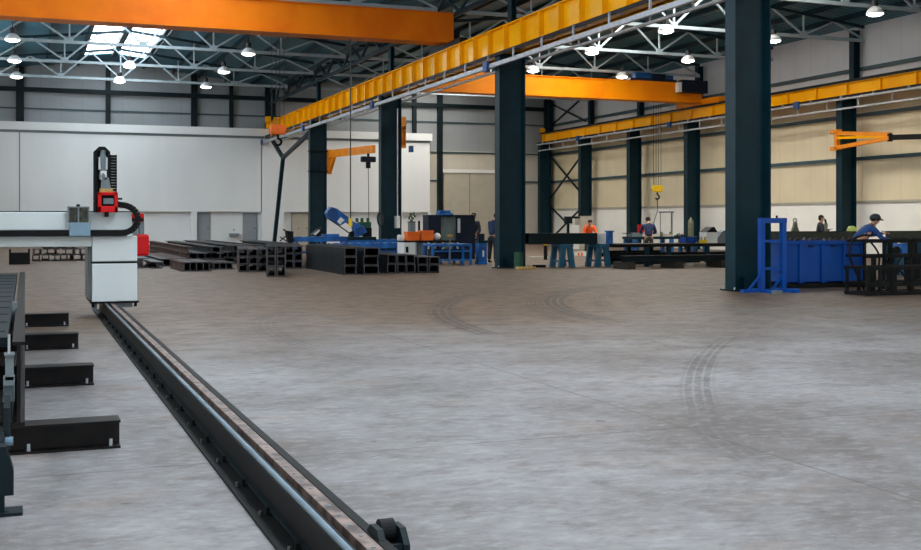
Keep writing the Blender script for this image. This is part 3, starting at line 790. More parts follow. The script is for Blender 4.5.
# cross beam
xl = -2.7
MB().box((xl, GY + 0.02, gz(230)), (gx(132), GY + 0.42, gz(212.3))).build('cross_beam', 'machine_white', t, bevel=0.01)
MB().box((xl, GY + 0.1, gz(236)), (gx(128), GY + 0.42, gz(230))).build('guide_slot', 'black_steel', t)
MB().box((xl, GY + 0.03, gz(246.5)), (xa, GY + 0.4, gz(236))).build('lower_beam', 'machine_white', t, bevel=0.01)
MB().box((xl, GY + 0.05, gz(212.3)), (gx(132), GY + 0.1, gz(211.2))).build('top_rail', 'black_steel', t)
MB().box((xl - 0.7, GY, 0), (xl, GY + 1.2, gz(236))).build('far_leg', 'machine_white', t)
# tower
y0, y1 = GY - 0.16, GY + 0.02
sx0, sx1 = gx(93.3), gx(109.5)
zt0, zb0 = gz(147.5), gz(212.5)
m_ = MB()
r = 0.07
m_.prism([(sx0, zb0), (sx1, zb0), (sx1, zt0 - r), (sx1 - r, zt0), (sx0 + r, zt0), (sx0, zt0 - r)], 'y', GY - 0.02, GY + 0.02)
m_.box((sx0, GY - 0.14, zb0), (sx0 + 0.035, GY, zt0 - r)); m_.box((sx1 - 0.03, GY - 0.14, zb0), (sx1, GY, zt0 - r))
m_.prism([(sx0, zt0 - r), (sx0 + 0.035, zt0 - r - 0.01), (sx0 + r, zt0 - 0.05), (sx1 - r, zt0 - 0.05), (sx1 - 0.03, zt0 - r - 0.01), (sx1, zt0 - r), (sx1 - r, zt0), (sx0 + r, zt0)], 'y', GY - 0.14, GY - 0.02)
m_.build('tower_shroud', 'rubber', t)
xc = gx(102.5)
MB().lathe((xc, GY - 0.1, gz(180)), [(0.055, 0), (0.06, 0.05), (0.045, 0.12), (0.05, 0.3), (0.04, 0.36), (0.04, 0.42)], 14).build('spindle_motor', 'machine_grey', t)
MB().box((gx(98), GY - 0.13, gz(170)), (gx(107), GY - 0.05, gz(158))).build('servo_motor', 'galv', t)
MB().box((gx(100), GY - 0.15, gz(180)), (gx(106), GY - 0.12, gz(171.5))).build('rating_plate', 'white', t)
MB().prism([(gx(100), gz(192)), (gx(111), gz(192)), (gx(108), gz(178)), (gx(101), gz(178))], 'y', GY - 0.15, GY - 0.05).build('torch_mount', 'machine_grey', t)
m_ = MB()
for i in range(14):
    z = gz(194) + i * (gz(155) - gz(194)) / 14
    m_.box((gx(109.6), GY - 0.1, z), (gx(116.4), GY - 0.02, z + 0.034))
m_.box((gx(109.6), GY - 0.08, gz(196)), (gx(110.6), GY - 0.01, gz(155))); m_.box((gx(115.4), GY - 0.08, gz(196)), (gx(116.4), GY - 0.01, gz(155)))
m_.build('energy_chain', 'rubber', t)
m_ = MB()
ra, rb, za, zb = gx(97), gx(117), gz(212.5), gz(192.5)
w = 0.05
m_.box((ra, GY - 0.2, za), (rb, GY - 0.1, za + 0.09)); m_.box((ra, GY - 0.2, zb - 0.045), (rb, GY - 0.1, zb))
m_.box((ra, GY - 0.2, za), (ra + w, GY - 0.1, zb)); m_.box((rb - w, GY - 0.2, za), (rb, GY - 0.1, zb))
rh_ = m_.build('red_head', 'red', t, bevel=0.01)
MB().box((ra + w, GY - 0.14, za + 0.08), (rb - w, GY - 0.1, zb - 0.04)).build('head_recess', 'rubber', rh_)
MB().box((ra + 0.08, GY - 0.17, za + 0.12), (rb - 0.06, GY - 0.13, za + 0.2)).build('head_motor', 'machine_grey', rh_)
MB().box((gx(99), GY - 0.18, zb), (gx(112), GY - 0.1, zb + 0.05)).build('head_plate', 'wood', rh_)
for s, xx in ((-1, ra), (1, rb)):
    MB().tube([(xx, GY - 0.15, gz(199)), (xx + s*0.06, GY - 0.15, gz(199))], 0.014, 8).build('knob', 'black_steel', rh_)
MB().tube([(gx(106), GY - 0.14, za), (gx(106), GY - 0.14, gz(217))], 0.03, 8).build('nozzle', 'black_steel', t)
# energy chain loop
cz_, ccx = (gz(205) + gz(233)) / 2, gx(121); rz = (gz(205) - gz(233)) / 2
pts = [(gx(116), GY - 0.04, gz(204))] + [(ccx + rz*1.15*math.sin(a), GY - 0.04, cz_ + rz*math.cos(a)) for a in [i*PI/14 for i in range(15)]] + [(gx(90), GY - 0.04, gz(233.2)), (xl, GY - 0.04, gz(233.2))]
m_ = MB()
for a, b in zip(pts[:-1], pts[1:]): m_.bar(a, b, 0.08, 0.085)
m_.build('cable_loop', 'rubber', t)
# left module
MB().box((gx(69), GY - 0.12, gz(236)), (gx(90), GY + 0.01, gz(222.5))).build('carriage', 'blue_grey', t, bevel=0.008)
MB().box((gx(67.5), GY - 0.1, gz(222.5)), (gx(88.5), GY - 0.0, gz(208))).build('window_box', 'dark_glass', t)
m_ = MB()
for px in (67.5, 77.5, 87.6): m_.box((gx(px), GY - 0.12, gz(222.5)), (gx(px + 1.4), GY - 0.095, gz(207.5)))
m_.box((gx(67.3), GY - 0.12, gz(208)), (gx(89), GY + 0.0, gz(206.8))); m_.build('window_frame', 'machine_grey', t)
MB().tube([(gx(78), GY - 0.05, gz(207)), (gx(78), GY - 0.05, gz(204.5))], 0.025, 8).build('cap_knob', 'black_steel', t)
# red units behind on the right
m_ = MB(); m_.box((xb + 0.0, GY + 0.3, gz(257)), (gx(151.5), GY + 0.75, gz(234.5))); m_.build('red_tank', 'red', t, bevel=0.04)
MB().box((gx(134), GY + 0.34, gz(222)), (gx(146.5), GY + 0.6, gz(213.2))).build('red_bracket', 'red', t, bevel=0.01)
MB().box((gx(133), GY + 0.3, gz(221)), (gx(146), GY + 0.35, gz(218))).build('tank_strap', 'black_steel', t)
MB().box((gx(142), GY + 0.34, gz(234.5)), (gx(146.5), GY + 0.6, gz(222))).build('manifold', 'machine_grey', t)
MB().box((gx(136), GY + 0.36, gz(236)), (gx(140), GY + 0.6, gz(222))).build('manifold', 'machine_grey', t)

# floor rail
t = thing('floor_rail', 'long black floor rail with bright guide running from white machine to foreground', 'rail', (1.15, 12, 0))
ya, yb = 3.0, 18.6
MB().box((0.985, ya, 0), (1.26, yb, 0.015)).build('base_flange', 'black_steel', t)
MB().box((1.085, ya, 0.015), (1.105, yb, 0.19)).build('web_plate', 'black_steel', t)
MB().box((1.2, ya, 0.015), (1.225, yb, 0.2)).build('web_plate', 'black_steel', t)
MB().box((1.06, ya, 0.175), (1.115, yb, 0.2)).build('guide_bed', 'black_steel', t)
MB().tube([(1.078, ya, 0.208), (1.078, yb, 0.208)], 0.014, 10).build('guide_bar', 'bright_steel', t, smooth=True)
rk_ = MB().box((1.14, ya, 0.17), (1.215, yb, 0.212)).build('gear_rack', 'rack_brown', t)
MB().box((1.195, ya, 0.2), (1.235, yb, 0.217)).build('edge_strip', 'black_steel', t)
y = 4.0
MB().box((1.062, ya, 0.034), (1.09, 16.6, 0.05)).build('toe_strip', 'teal_dark', t)
while y < 16.4:
    MB().tube([(1.02, y, 0.012), (1.02, y, 0.038)], 0.009, 6).build('anchor_bolt', 'rail_steel', t)
    MB().box((1.045, y - 0.012, 0.015), (1.086, y + 0.012, 0.05)).build('rib', 'black_steel', t)
    y += 0.62
y = 3.9
while y < 13.4:
    MB().tube([(1.168, y, 0.21), (1.168, y, 0.2145)], 0.010, 8).build('rack_screw', 'bright_steel', rk_); y += 0.16
# end stop
p = Vector((1.262, 4.02, 0))
t = thing('rail_end_stop', 'small dark end stop with black roller at the foreground end of the rail', 'end stop', p)
for dx in (-0.046, 0.042):
    MB().prism([(3.93, 0), (4.12, 0), (4.12, 0.21), (4.07, 0.25), (3.98, 0.25), (3.93, 0.2)], 'x', p.x + dx - 0.012, p.x + dx + 0.012).build('side_plate', 'teal_dark', t)
MB().box((p.x - 0.05, 3.94, 0), (p.x + 0.045, 3.96, 0.2)).build('front_plate', 'teal_dark', t)
MB().lathe((p.x - 0.034, 4.05, 0.225), [(0.01, 0), (0.045, 0.005), (0.045, 0.06), (0.01, 0.064)], 20, 'x').build('roller', 'rubber', t, smooth=False)
MB().tube([(p.x, 3.93, 0.17), (p.x, 3.95, 0.17)], 0.014, 8).build('bolt', 'galv', t)

# ================================================================ CROSS BEAMS ON THE FLOOR + ROLLER TABLE
labs = ['nearest of four short black H-beams lying on the left floor', 'second nearest of four short black H-beams lying on the left floor',
        'third nearest of four short black H-beams lying on the left floor', 'farthest of four short black H-beams lying on the left floor']
proto = None
for i, y in enumerate((7.19, 10.05, 12.98, 15.87)):
    if proto is None:
        t = thing('cross_beam', labs[0], 'steel beam', (0, y, 0), 'short H-beams under the roller table')
        MB().hsec((-0.95, y + 0.1, 0.0), (0.545, y + 0.1, 0.0), 0.2, 0.17, 0.014, 0.012).build('profile', 'brown_steel', t)
        for xx in (0.02, 0.49): MB().tube([(xx, y + 0.03, 0.012), (xx, y + 0.03, 0.055)], 0.011, 6).build('anchor_bolt', 'galv', t)
        proto = t
    else:
        c = copy_tree(proto); c.location.y = y; c['label'] = labs[i]
t = thing('roller_table', 'dark roller table at the left edge resting on the short H-beams', 'conveyor', (-0.6, 12, 0.17))
MB().hsec((-0.035, 7.2, 0.17), (-0.035, 17.2, 0.17), 0.07, 0.5, 0.02, 0.02).build('side_beam', 'brown_steel', t)
MB().hsec((-1.25, 7.2, 0.17), (-1.25, 17.2, 0.17), 0.07, 0.5, 0.02, 0.02).build('side_beam', 'brown_steel', t)
MB().box((-1.2, 7.6, 0.6), (-0.1, 17.2, 0.66)).build('table_plate', 'teal_dark', t)
y = 8.0
while y < 17.0:
    MB().tube([(-1.15, y, 0.636), (-0.12, y, 0.636)], 0.03, 12).build('roller', 'teal_dark', t)
    y += 0.75
for y in (7.3, 10.2, 13.1, 16.0):
    MB().box((-0.66, y - 0.06, 0.17), (-0.54, y + 0.06, 0.6)).build('support_leg', 'teal_dark', t)
m_ = MB(); z0, z1 = 0.36, 0.62
m_.box((-0.115, 6.92, z0), (-0.055, 7.0, z0 + 0.14)); m_.box((-0.105, 6.92, z0 + 0.12), (-0.06, 6.98, z1)); m_.box((-0.11, 6.9, z1), (-0.055, 7.0, z1 + 0.012))
m_.build('clamp_bracket', 'machine_grey', t)
MB().tube([(-0.085, 6.95, z1), (-0.085, 6.95, 0.74)], 0.008, 6).build('clamp_rod', 'galv', t)
MB().box((-0.1, 10.0, 0.5), (-0.06, 10.1, 0.72)).build('clamp_bracket', 'machine_grey', t)
MB().prism([(6.0, 0.3), (6.1, 0.24), (6.35, 0.26), (6.4, 0.45), (6.2, 0.5), (6.02, 0.46)], 'x', -0.1, -0.07).build('end_bracket', 'teal_dark', t)
MB().tube([(-0.11, 6.0, 0.3), (-0.055, 6.0, 0.3)], 0.022, 10).build('pin', 'blue_grey', t)
MB().bar((-0.085, 6.3, 0.4), (-0.085, 7.3, 0.4), 0.05, 0.1).build('end_link', 'teal_dark', t)
m_ = MB(); m_.prism([(-0.2, 0.09), (-0.05, 0.09), (-0.05, 0.2), (-0.085, 0.32), (-0.2, 0.33)], 'y', 5.74, 5.84); m_.box((-0.13, 5.76, 0.0), (-0.09, 5.8, 0.1)); m_.box((-0.17, 5.7, 0.0), (-0.01, 5.84, 0.015))
m_.build('end_foot', 'teal_dark', t)
MB().bar((-0.14, 5.82, 0.28), (-0.1, 6.1, 0.32), 0.05, 0.08).build('end_link', 'teal_dark', t)

# ================================================================ STEEL STOCK
BEAM = {}
def beam_mesh(b, h, ln, m, sec='h'):
    k = (round(b, 3), round(h, 3), ln, m, sec)
    if k not in BEAM:
        if sec == 'h': mb_ = MB().hsec((0, 0, 0), (0, ln, 0), b, h, 0.026, 0.022)
        else:
            mb_ = MB(); g_ = 0.012
            mb_.box((-b/2, 0, g_), (b/2, ln, g_ + 0.02)); mb_.box((-b/2, 0, h - 0.02), (b/2, ln, h))
            mb_.box((-b/2 + 0.006, 0, 0.0), (-b/2 + 0.03, ln, h - 0.02)); mb_.box((b/2 - 0.03, 0, 0.0), (b/2 - 0.006, ln, h - 0.02))
        mb_.bm.faces.ensure_lookup_table()
        for f in mb_.bm.faces:
            ys = [v.co.y for v in f.verts]
            if max(ys) - min(ys) < 1e-5: f.material_index = 1
        o = mb_.build('steel_beam', [m, 'cut_end'])
        BEAM[k] = o.data; bpy.data.objects.remove(o)
    return BEAM[k]
WL = {1: ['only'], 2: ['left', 'right'], 3: ['left', 'middle', 'right']}
def colword(i, n): return WL[n][i] + ' column' if n <= 3 else ORD[i] + ' from left'
def layword(k, n):
    if n == 1: return 'lying on the floor'
    if n == 2: return ('lower', 'upper')[k] + ' layer'
    if n == 3: return ('bottom', 'middle', 'top')[k] + ' layer'
    return ('bottom', 'second', 'third', 'top')[k] + ' layer'
def stack(px, py, nc, nl, b, h, ln, desc, mats, yaw=0.0, gap=0.015, jit=0.05, skip=0.0, sec='h'):
    p = fl(px, py); grp = desc
    cs, sn = math.cos(yaw), math.sin(yaw)
    for i in range(nc):
        for k in range(nl):
            if k == nl - 1 and skip and random.random() < skip: continue
            m = random.choice(mats)
            o = bpy.data.objects.new('steel_beam', beam_mesh(b, h, ln, m, sec)); COL.objects.link(o)
            s = b/2 + i * (b + gap); dy = random.uniform(-jit, jit)
            o.location = (p.x + s*cs - dy*sn, p.y + s*sn + dy*cs, k * h)
            o.rotation_euler.z = yaw
            tag(o, 'steel beam of the ' + ', '.join([desc] + ([colword(i, nc)] if nc > 1 else []) + ([layword(k, nl)] if nl > 1 else [])), 'steel beam', 'steel beams in the ' + grp)
MS = ['stock_steel', 'stock_steel', 'stock_blue', 'stock_rust']
stack(344.5, 275, 1, 3, 0.34, 0.235, 4.3, 'tall front pile', MS[:3], sec='c')
stack(363.5, 274.6, 1, 3, 0.42, 0.235, 6.0, 'pile in front of the blue saw', MS[:3], sec='c')
stack(387, 273.6, 3, 2, 0.26, 0.25, 4.5, 'low pile by the white bench', MS[:3], sec='c')
stack(418, 273.2, 2, 2, 0.30, 0.22, 3.0, 'lowest pile at the right end', MS[:3], sec='c')
stack(285, 268.6, 2, 3, 0.25, 0.22, 5.0, 'pile with rusty tops', ['stock_steel', 'stock_rust'], yaw=-0.2, sec='c')
stack(266.5, 277, 2, 3, 0.235, 0.26, 3.2, 'foremost narrow pile', MS[:3], yaw=-0.19, sec='c')
stack(238.5, 272, 3, 3, 0.255, 0.21, 4.0, 'middle stock pile', MS, yaw=-0.16, sec='c')
stack(181, 271.6, 5, 1, 0.16, 0.26, 2.7, 'low row at the front left', MS)
stack(211, 269.5, 4, 1, 0.16, 0.2, 2.2, 'low row beside the middle pile', MS)
stack(136.5, 268, 1, 1, 0.36, 0.3, 3.0, 'single beam below the red tank', MS[:2])
stack(151, 268.5, 1, 1, 0.34, 0.2, 3.0, 'single beam left of the front row', MS[:2])
stack(160, 266.5, 4, 1, 0.2, 0.24, 7.0, 'flat row at the back left', MS, jit=0.12)
stack(186, 265.6, 5, 3, 0.22, 0.2, 12.0, 'back left pile', MS, skip=0.25, jit=0.2)
stack(224, 263.8, 6, 3, 0.22, 0.2, 12.0, 'pile behind the middle pile', MS, skip=0.25, jit=0.2)
stack(272, 262.6, 3, 3, 0.24, 0.22, 6.0, 'tall pile behind the narrow pile', MS, skip=0.2, jit=0.3)
# jumbled offcuts at the far left
floor_p = fl(62, 261)
for lay, n, x0 in ((0, 6, -0.85), (1, 6, -0.8), (2, 4, -0.5)):
    for i in range(n):
        ln = random.choice((1.3, 1.7, 2.1))
        o = bpy.data.objects.new('steel_offcut', beam_mesh(0.26, 0.215, ln, random.choice(MS), random.choice('hc'))); COL.objects.link(o)
        o.location = (floor_p.x + x0 + i * 0.31, floor_p.y + random.uniform(-0.1, 0.35), 0.215 * lay)
        o.rotation_euler.z = random.uniform(-0.035, 0.035)
        tag(o, 'dark H-beam offcut in the far left heap, %s in the %s layer' % (ORD[i] + ' from left', ('bottom', 'middle', 'top')[lay]), 'offcut', 'beam offcuts behind the gantry')
p = fl(9, 264.5); q = fl(30, 264.5)
t = thing('scrap_skip', 'low dark open scrap skip at the left edge behind the roller table', 'skip', p)
for a, b in (((p.x, p.y, 0.03), (q.x, p.y + 0.04, 0.36)), ((p.x, p.y + 1.0, 0.03), (q.x, p.y + 1.04, 0.36)), ((p.x, p.y + 0.04, 0.03), (p.x + 0.04, p.y + 1.0, 0.36)), ((q.x - 0.04, p.y + 0.04, 0.03), (q.x, p.y + 1.0, 0.36))):
    MB().box(a, b).build('side_panel', 'black_steel', t)
MB().box((p.x, p.y, 0.0), (q.x, p.y + 1.04, 0.03)).build('bottom_panel', 'black_steel', t)
for xx in (p.x + 0.03, q.x - 0.03): MB().box((xx - 0.03, p.y - 0.03, 0), (xx + 0.03, p.y, 0.5)).build('corner_post', 'black_steel', t)

# ================================================================ SAW AREA (middle)
SY = 40.0
def sp(px, py, y=SY): return onY(px, py, y)
def sx(px, y=SY): return onY(px, 222, y).x
def sz(px, py, y=SY): return onY(px, py, y).z
# tilted band saw
t = thing('band_saw', 'blue band saw with its arm tilted up beside the farthest middle column', 'saw', (sx(355), SY, 0))
poly = [sp(a, b) for a, b in ((325.5, 213), (330, 207), (336, 209), (352, 221.5), (362, 226), (365.5, 232), (357, 236.5), (354, 236), (353, 227), (346, 221.5), (339, 225.5), (328, 218))]
MB().prism([(v.x, v.z) for v in poly], 'y', SY - 0.22, SY + 0.22).build('saw_bow', 'machine_blue', t)
a = sp(331, 213.5); MB().lathe((a.x, SY - 0.28, a.z), [(0.05, 0), (0.2, 0.01), (0.2, 0.06), (0.05, 0.07)], 20, 'y').build('wheel_cover', 'motor_blue', t)
a = sp(358.5, 231); MB().lathe((a.x, SY - 0.28, a.z), [(0.05, 0), (0.16, 0.01), (0.16, 0.06), (0.05, 0.07)], 20, 'y').build('wheel_cover', 'motor_blue', t)
a, b = sp(336, 221.5), sp(340.5, 217.5)
MB().prism([(v.x, v.z) for v in (sp(335.5, 221.5), sp(338.5, 224.3), sp(342.5, 220), sp(339, 217))], 'y', SY - 0.26, SY - 0.22).build('label_plate', 'white', t)
MB().bar(sp(330, 219), sp(353, 236), 0.03, 0.04).build('blade', 'black_steel', t)
MB().prism([(v.x, v.z) for v in (sp(350, 232), sp(353, 231), sp(354, 238), sp(348, 238))], 'y', SY - 0.1, SY + 0.1).build('blade_guide', 'black_steel', t)
MB().box((sx(361), SY + 0.1, sz(361, 236)), (sx(372), SY + 0.5, sz(361, 222))).build('drive_motor', 'green', t)
for px in (357, 362, 368): MB().tube([sp(px, 222, SY + 0.3), sp(px, 218, SY + 0.3)], 0.06, 8).build('motor_stud', 'plant_green', t)
MB().box((sx(364), SY - 0.1, sz(364, 238)), (sx(371), SY + 0.2, sz(364, 228))).build('gearbox', 'black_steel', t)
MB().box((sx(346), SY - 0.4, 0), (sx(373), SY + 0.5, sz(350, 238.5))).build('base_cabinet', 'machine_blue', t)
MB().box((sx(346), SY - 0.42, sz(350, 240)), (sx(373), SY + 0.5, sz(350, 236.8))).build('saw_table', 'teal_steel', t)
# blue roller conveyors beside the saw
def conveyor(lab, pa, pb, y, ztop, m):
    t = thing('roller_conveyor', lab, 'conveyor', ((pa + pb)/2, y, 0), 'blue roller conveyors')
    for yy in (y - 0.3, y + 0.3): MB().box((pa, yy - 0.03, ztop - 0.18), (pb, yy + 0.03, ztop)).build('side_rail', m, t)
    x = pa + 0.1
    while x < pb - 0.05:
        MB().tube([(x, y - 0.27, ztop - 0.04), (x, y + 0.27, ztop - 0.04)], 0.045, 10).build('roller', 'galv', t); x += 0.32
    n = max(2, int((pb - pa) / 0.9) + 1)
    for i in range(n):
        x = pa + 0.06 + i * (pb - pa - 0.12) / (n - 1)
        for yy in (y - 0.3, y + 0.3): MB().box((x - 0.04, yy - 0.035, 0), (x + 0.04, yy + 0.035, ztop - 0.17)).build('leg', m, t)
    for yy in (y - 0.3, y + 0.3): MB().box((pa, yy - 0.02, 0.25), (pb, yy + 0.02, 0.32)).build('stretcher', m, t)
conveyor('blue roller conveyor at the left of the saw', sx(293), sx(345), SY, sz(320, 236.5), 'machine_blue')
conveyor('blue roller conveyor at the right of the saw, ending at the third column', sx(374), sx(405), SY - 0.1, sz(388, 239), 'machine_blue')
conveyor('low blue roller conveyor in front of the saw', sx(330, 38), sx(402, 38), 38.0, sz(360, 243, 38), 'machine_blue')
t = thing('material_hopper', 'dark flared hopper standing at the left end of the blue conveyor', 'hopper', (sx(289), SY, 0))
m_ = MB(); a = [sp(285.5, 230.5), sp(292.7, 231.5), sp(292, 241), sp(287.5, 241)]
m_.prism([(v.x, v.z) for v in a], 'y', SY - 0.15, SY + 0.15); m_.build('bin', 'black_steel', t)
MB().box((sx(288), SY - 0.1, 0), (sx(291.5), SY + 0.1, a[2].z + 0.01)).build('post', 'black_steel', t)
MB().tube([sp(285.5, 230.5), sp(283, 229.5)], 0.03, 6).build('spout', 'black_steel', t)
m_ = MB(); m_.bar(sp(280, 241), sp(286, 236), 0.04); m_.bar(sp(280, 237), sp(287, 241.5), 0.04); m_.build('brace', 'black_steel', t)
t = thing('feed_head', 'tilted black feed head with white stripe on the blue conveyor', 'machine', sp(316, 237))
pz = [(v.x, v.z) for v in (sp(311, 234.5), sp(318, 228.8), sp(322, 231), sp(317, 236.4))]
MB().prism(pz, 'y', SY - 0.2, SY + 0.2).build('housing', 'black_steel', t)
MB().prism([(v.x, v.z) for v in (sp(312, 234), sp(317.5, 229.6), sp(318.8, 230.4), sp(314, 235.2))], 'y', SY - 0.23, SY - 0.2).build('stripe', 'white', t)
MB().sphere(sp(320.5, 228.6), 0.06, 10).build('knob', 'dark_wood', t)
MB().box((sx(322.5), SY - 0.25, sz(323, 237)), (sx(337.5), SY + 0.2, sz(330, 234))).build('motor_block', 'machine_blue', t)

# bench with orange boxes
BY = 36.5
bz = sz(420, 240.5, BY)
t = thing('work_bench', 'long bench with dark top and white cabinet beside the third column', 'workbench', (sx(425, BY), BY, 0))
MB().box((sx(402, BY), BY - 0.3, bz - 0.06), (sx(456, BY), BY + 0.5, bz)).build('top', 'black_steel', t)
MB().box((sx(401.5, BY), BY - 0.3, 0), (sx(412, BY), BY + 0.45, bz - 0.06)).build('cabinet', 'white', t)
MB().box((sx(403, BY), BY - 0.32, 0.35), (sx(405.5, BY), BY - 0.3, 0.55)).build('vent', 'black_steel', t)
MB().box((sx(414, BY), BY - 0.1, 0), (sx(424, BY), BY + 0.45, bz - 0.06)).build('cabinet', 'machine_grey', t)
for px in (413, 426, 440, 455):
    for yy in (BY - 0.26, BY + 0.46): MB().box((sx(px, BY) - 0.03, yy - 0.03, 0), (sx(px, BY) + 0.03, yy + 0.03, bz - 0.05)).build('leg', 'galv', t)
for (a, b, c, d), lab in (((405.5, 417.8, 232, 240.5), 'orange box on the bench, left one with the folded flap'), ((419.5, 431.5, 230.7, 240.5), 'orange box on the bench, right one next to the white ball')):
    t = thing('orange_box', lab, 'box', (sx((a+b)/2, BY), BY - 0.1, bz), 'orange boxes on the bench')
    MB().box((sx(a, BY), BY - 0.2, bz), (sx(b, BY), BY + 0.15, sz(a, c, BY))).build('body', 'orange_box', t, bevel=0.02)
    MB().box((sx(a, BY) - 0.01, BY - 0.22, sz(a, c, BY) - 0.06), (sx(b, BY) + 0.01, BY + 0.17, sz(a, c, BY) + 0.01)).build('lid', 'orange_box', t)
    if a < 410: MB().box((sx(a, BY), BY - 0.33, bz), (sx(410, BY), BY - 0.3, bz + 0.2)).build('flap', 'orange_box', t)
a = sp(437, 235.5, BY)
t = MB().sphere((a.x, BY, bz + 0.13), 0.13, 14).build('white_ball', 'white', loc=(a.x, BY, bz), smooth=True); tag(t, 'white ball-shaped float on the bench right of the orange boxes', 'ball')
a = sp(398.8, 239, BY)
t = thing('bench_grinder', 'white rounded grinder housing at the left end of the bench', 'grinder', (a.x + 0.05, BY + 0.1, bz))
MB().lathe((a.x - 0.02, BY + 0.1, bz + 0.1), [(0.03, 0), (0.1, 0.02), (0.1, 0.16), (0.03, 0.2)], 16, 'x').build('wheel_guard', 'white', t)
MB().box((a.x + 0.02, BY + 0.04, bz - 0.0), (a.x + 0.2, BY + 0.2, bz + 0.04)).build('foot', 'white', t)
# potted plant on a grey stand, dark post
PY = 44.5
t = thing('plant_stand', 'grey pedestal cabinet behind the orange boxes', 'cabinet', (sx(411.5, PY), PY, 0))
MB().box((sx(409, PY), PY - 0.15, 0), (sx(414.3, PY), PY + 0.15, sz(411, 221.5, PY))).build('body', 'machine_grey', t)
MB().box((sx(408.7, PY), PY - 0.17, sz(411, 221.5, PY) - 0.03), (sx(414.6, PY), PY + 0.17, sz(411, 221.5, PY))).build('top', 'black_steel', t)
zc = sz(411, 221.5, PY)
t = thing('potted_plant', 'small green potted plant on the grey pedestal cabinet', 'plant', (sx(411.5, PY), PY, zc))
MB().lathe((sx(411.5, PY), PY, zc), [(0.06, 0), (0.08, 0.1), (0.07, 0.1)], 12).build('pot', 'machine_grey', t)
m_ = MB()
for i in range(14):
    a = i * 2.4; r = 0.05 + 0.05 * (i % 3); zz = zc + 0.1 + 0.02 * i
    q = Vector((sx(411.5, PY) + r*math.cos(a), PY + r*math.sin(a), zz))
    m_.sphere(q, 0.045, 6, (1.2, 0.5, 0.8))
m_.build('foliage', 'plant_green', t)
t = MB().box((sx(418.3, PY), PY - 0.04, 0), (sx(419.8, PY), PY + 0.04, sz(419, 221, PY))).build('bollard', 'black_steel', loc=(sx(419, PY), PY, 0)); tag(t, 'thin black post behind the right orange box', 'post')

# welding booth and blue table
WY = 36.9
def wx(px): return sx(px, WY + 0.6)
zt = sz(450, 216.5, WY)
t = thing('welding_booth', 'dark navy welding booth with grey curtain beside the second column', 'booth', (wx(451), WY + 0.5, 0))
MB().box((wx(428.5), WY + 0.6, 0.05), (wx(441), WY + 1.2, zt)).build('side_panel', 'navy', t)
MB().box((wx(456.5), WY + 0.6, 0.05), (wx(475), WY + 1.2, zt)).build('side_panel', 'navy', t)
MB().box((wx(441), WY + 0.7, 0.3), (wx(456.5), WY + 0.76, zt)).build('curtain', 'screen_grey', t)
MB().box((wx(428.5), WY + 0.58, zt), (wx(475), WY + 1.22, zt + 0.06)).build('top_frame', 'navy', t)
MB().box((wx(457.5), WY + 0.57, 1.0), (wx(460), WY + 0.6, 1.5)).build('notice_board', 'galv', t)
zr = zt + 0.06
t = thing('extract_fan', 'blue ribbed extraction unit on top of the welding booth', 'fan', (wx(447), WY + 0.9, zr))
MB().box((wx(440.5), WY + 0.7, zr), (wx(454), WY + 1.1, zr + 0.06)).build('base', 'machine_blue', t)
for i in range(7): MB().box((wx(441) + i*0.062, WY + 0.7, zr + 0.06), (wx(441) + i*0.062 + 0.03, WY + 1.1, zr + 0.16)).build('rib', 'machine_blue', t)
TY = 33.9
def tx_(px): return sx(px, TY)
zt = sz(450, 244, TY)
t = thing('blue_table', 'blue steel frame table in front of the welding booth', 'table', (tx_(452), TY + 0.4, 0))
MB().box((tx_(432), TY, zt - 0.07), (tx_(472), TY + 0.9, zt)).build('top_frame', 'machine_blue', t)
for px in (433, 450, 463.5, 471.2):
    for yy in (TY + 0.04, TY + 0.86): MB().box((tx_(px) - 0.03, yy - 0.03, 0), (tx_(px) + 0.03, yy + 0.03, zt - 0.06)).build('leg', 'machine_blue', t)
for z in (0.14, 0.42): MB().box((tx_(432), TY + 0.02, z), (tx_(472), TY + 0.06, z + 0.05)).build('stretcher', 'machine_blue', t)
MB().bar((tx_(434), TY + 0.5, 0.2), (tx_(449), TY + 0.5, 0.62), 0.05).build('brace', 'machine_blue', t); MB().bar((tx_(464), TY + 0.5, 0.62), (tx_(470), TY + 0.5, 0.2), 0.05).build('brace', 'machine_blue', t)
MB().box((tx_(436), TY + 0.15, 0.19), (tx_(470), TY + 0.8, 0.5)).build('lower_bin', 'navy', t)
t = thing('yellow_stand', 'thin yellow-topped stand in front of the grey curtain', 'stand', (tx_(447.7), TY - 0.2, 0))
MB().tube([(tx_(447.7), TY - 0.2, 0.02), (tx_(447.7), TY - 0.2, 0.92)], 0.02, 8).build('pole', 'clamp_olive', t)
MB().cbox((tx_(447.7), TY - 0.2, 0.95), (0.16, 0.1, 0.08)).build('head', 'wood', t)
MB().lathe((tx_(447.7), TY - 0.2, 0), [(0.12, 0), (0.12, 0.015), (0.03, 0.03)], 14).build('foot', 'clamp_olive', t)
# blue pedestal machine
DY = 34.2
def dx_(px): return sx(px, DY)
t = thing('drill_press', 'blue pedestal drilling machine between the booth and the second column', 'machine', (dx_(481), DY, 0))
MB().box((dx_(477.5), DY - 0.15, 0), (dx_(485.5), DY + 0.25, 0.08)).build('foot', 'machine_blue', t)
MB().box((dx_(477.8), DY - 0.08, 0.08), (dx_(486), DY + 0.2, 0.7)).build('column', 'machine_blue', t)
MB().box((dx_(477), DY - 0.15, 0.7), (dx_(488), DY + 0.2, 0.78)).build('bed', 'teal_steel', t)
MB().box((dx_(478), DY - 0.05, 0.78), (dx_(484), DY + 0.1, 1.0)).build('head', 'navy', t)
MB().box((dx_(481.5), DY - 0.1, 0.25), (dx_(483), DY - 0.08, 0.45)).build('label_plate', 'white', t)

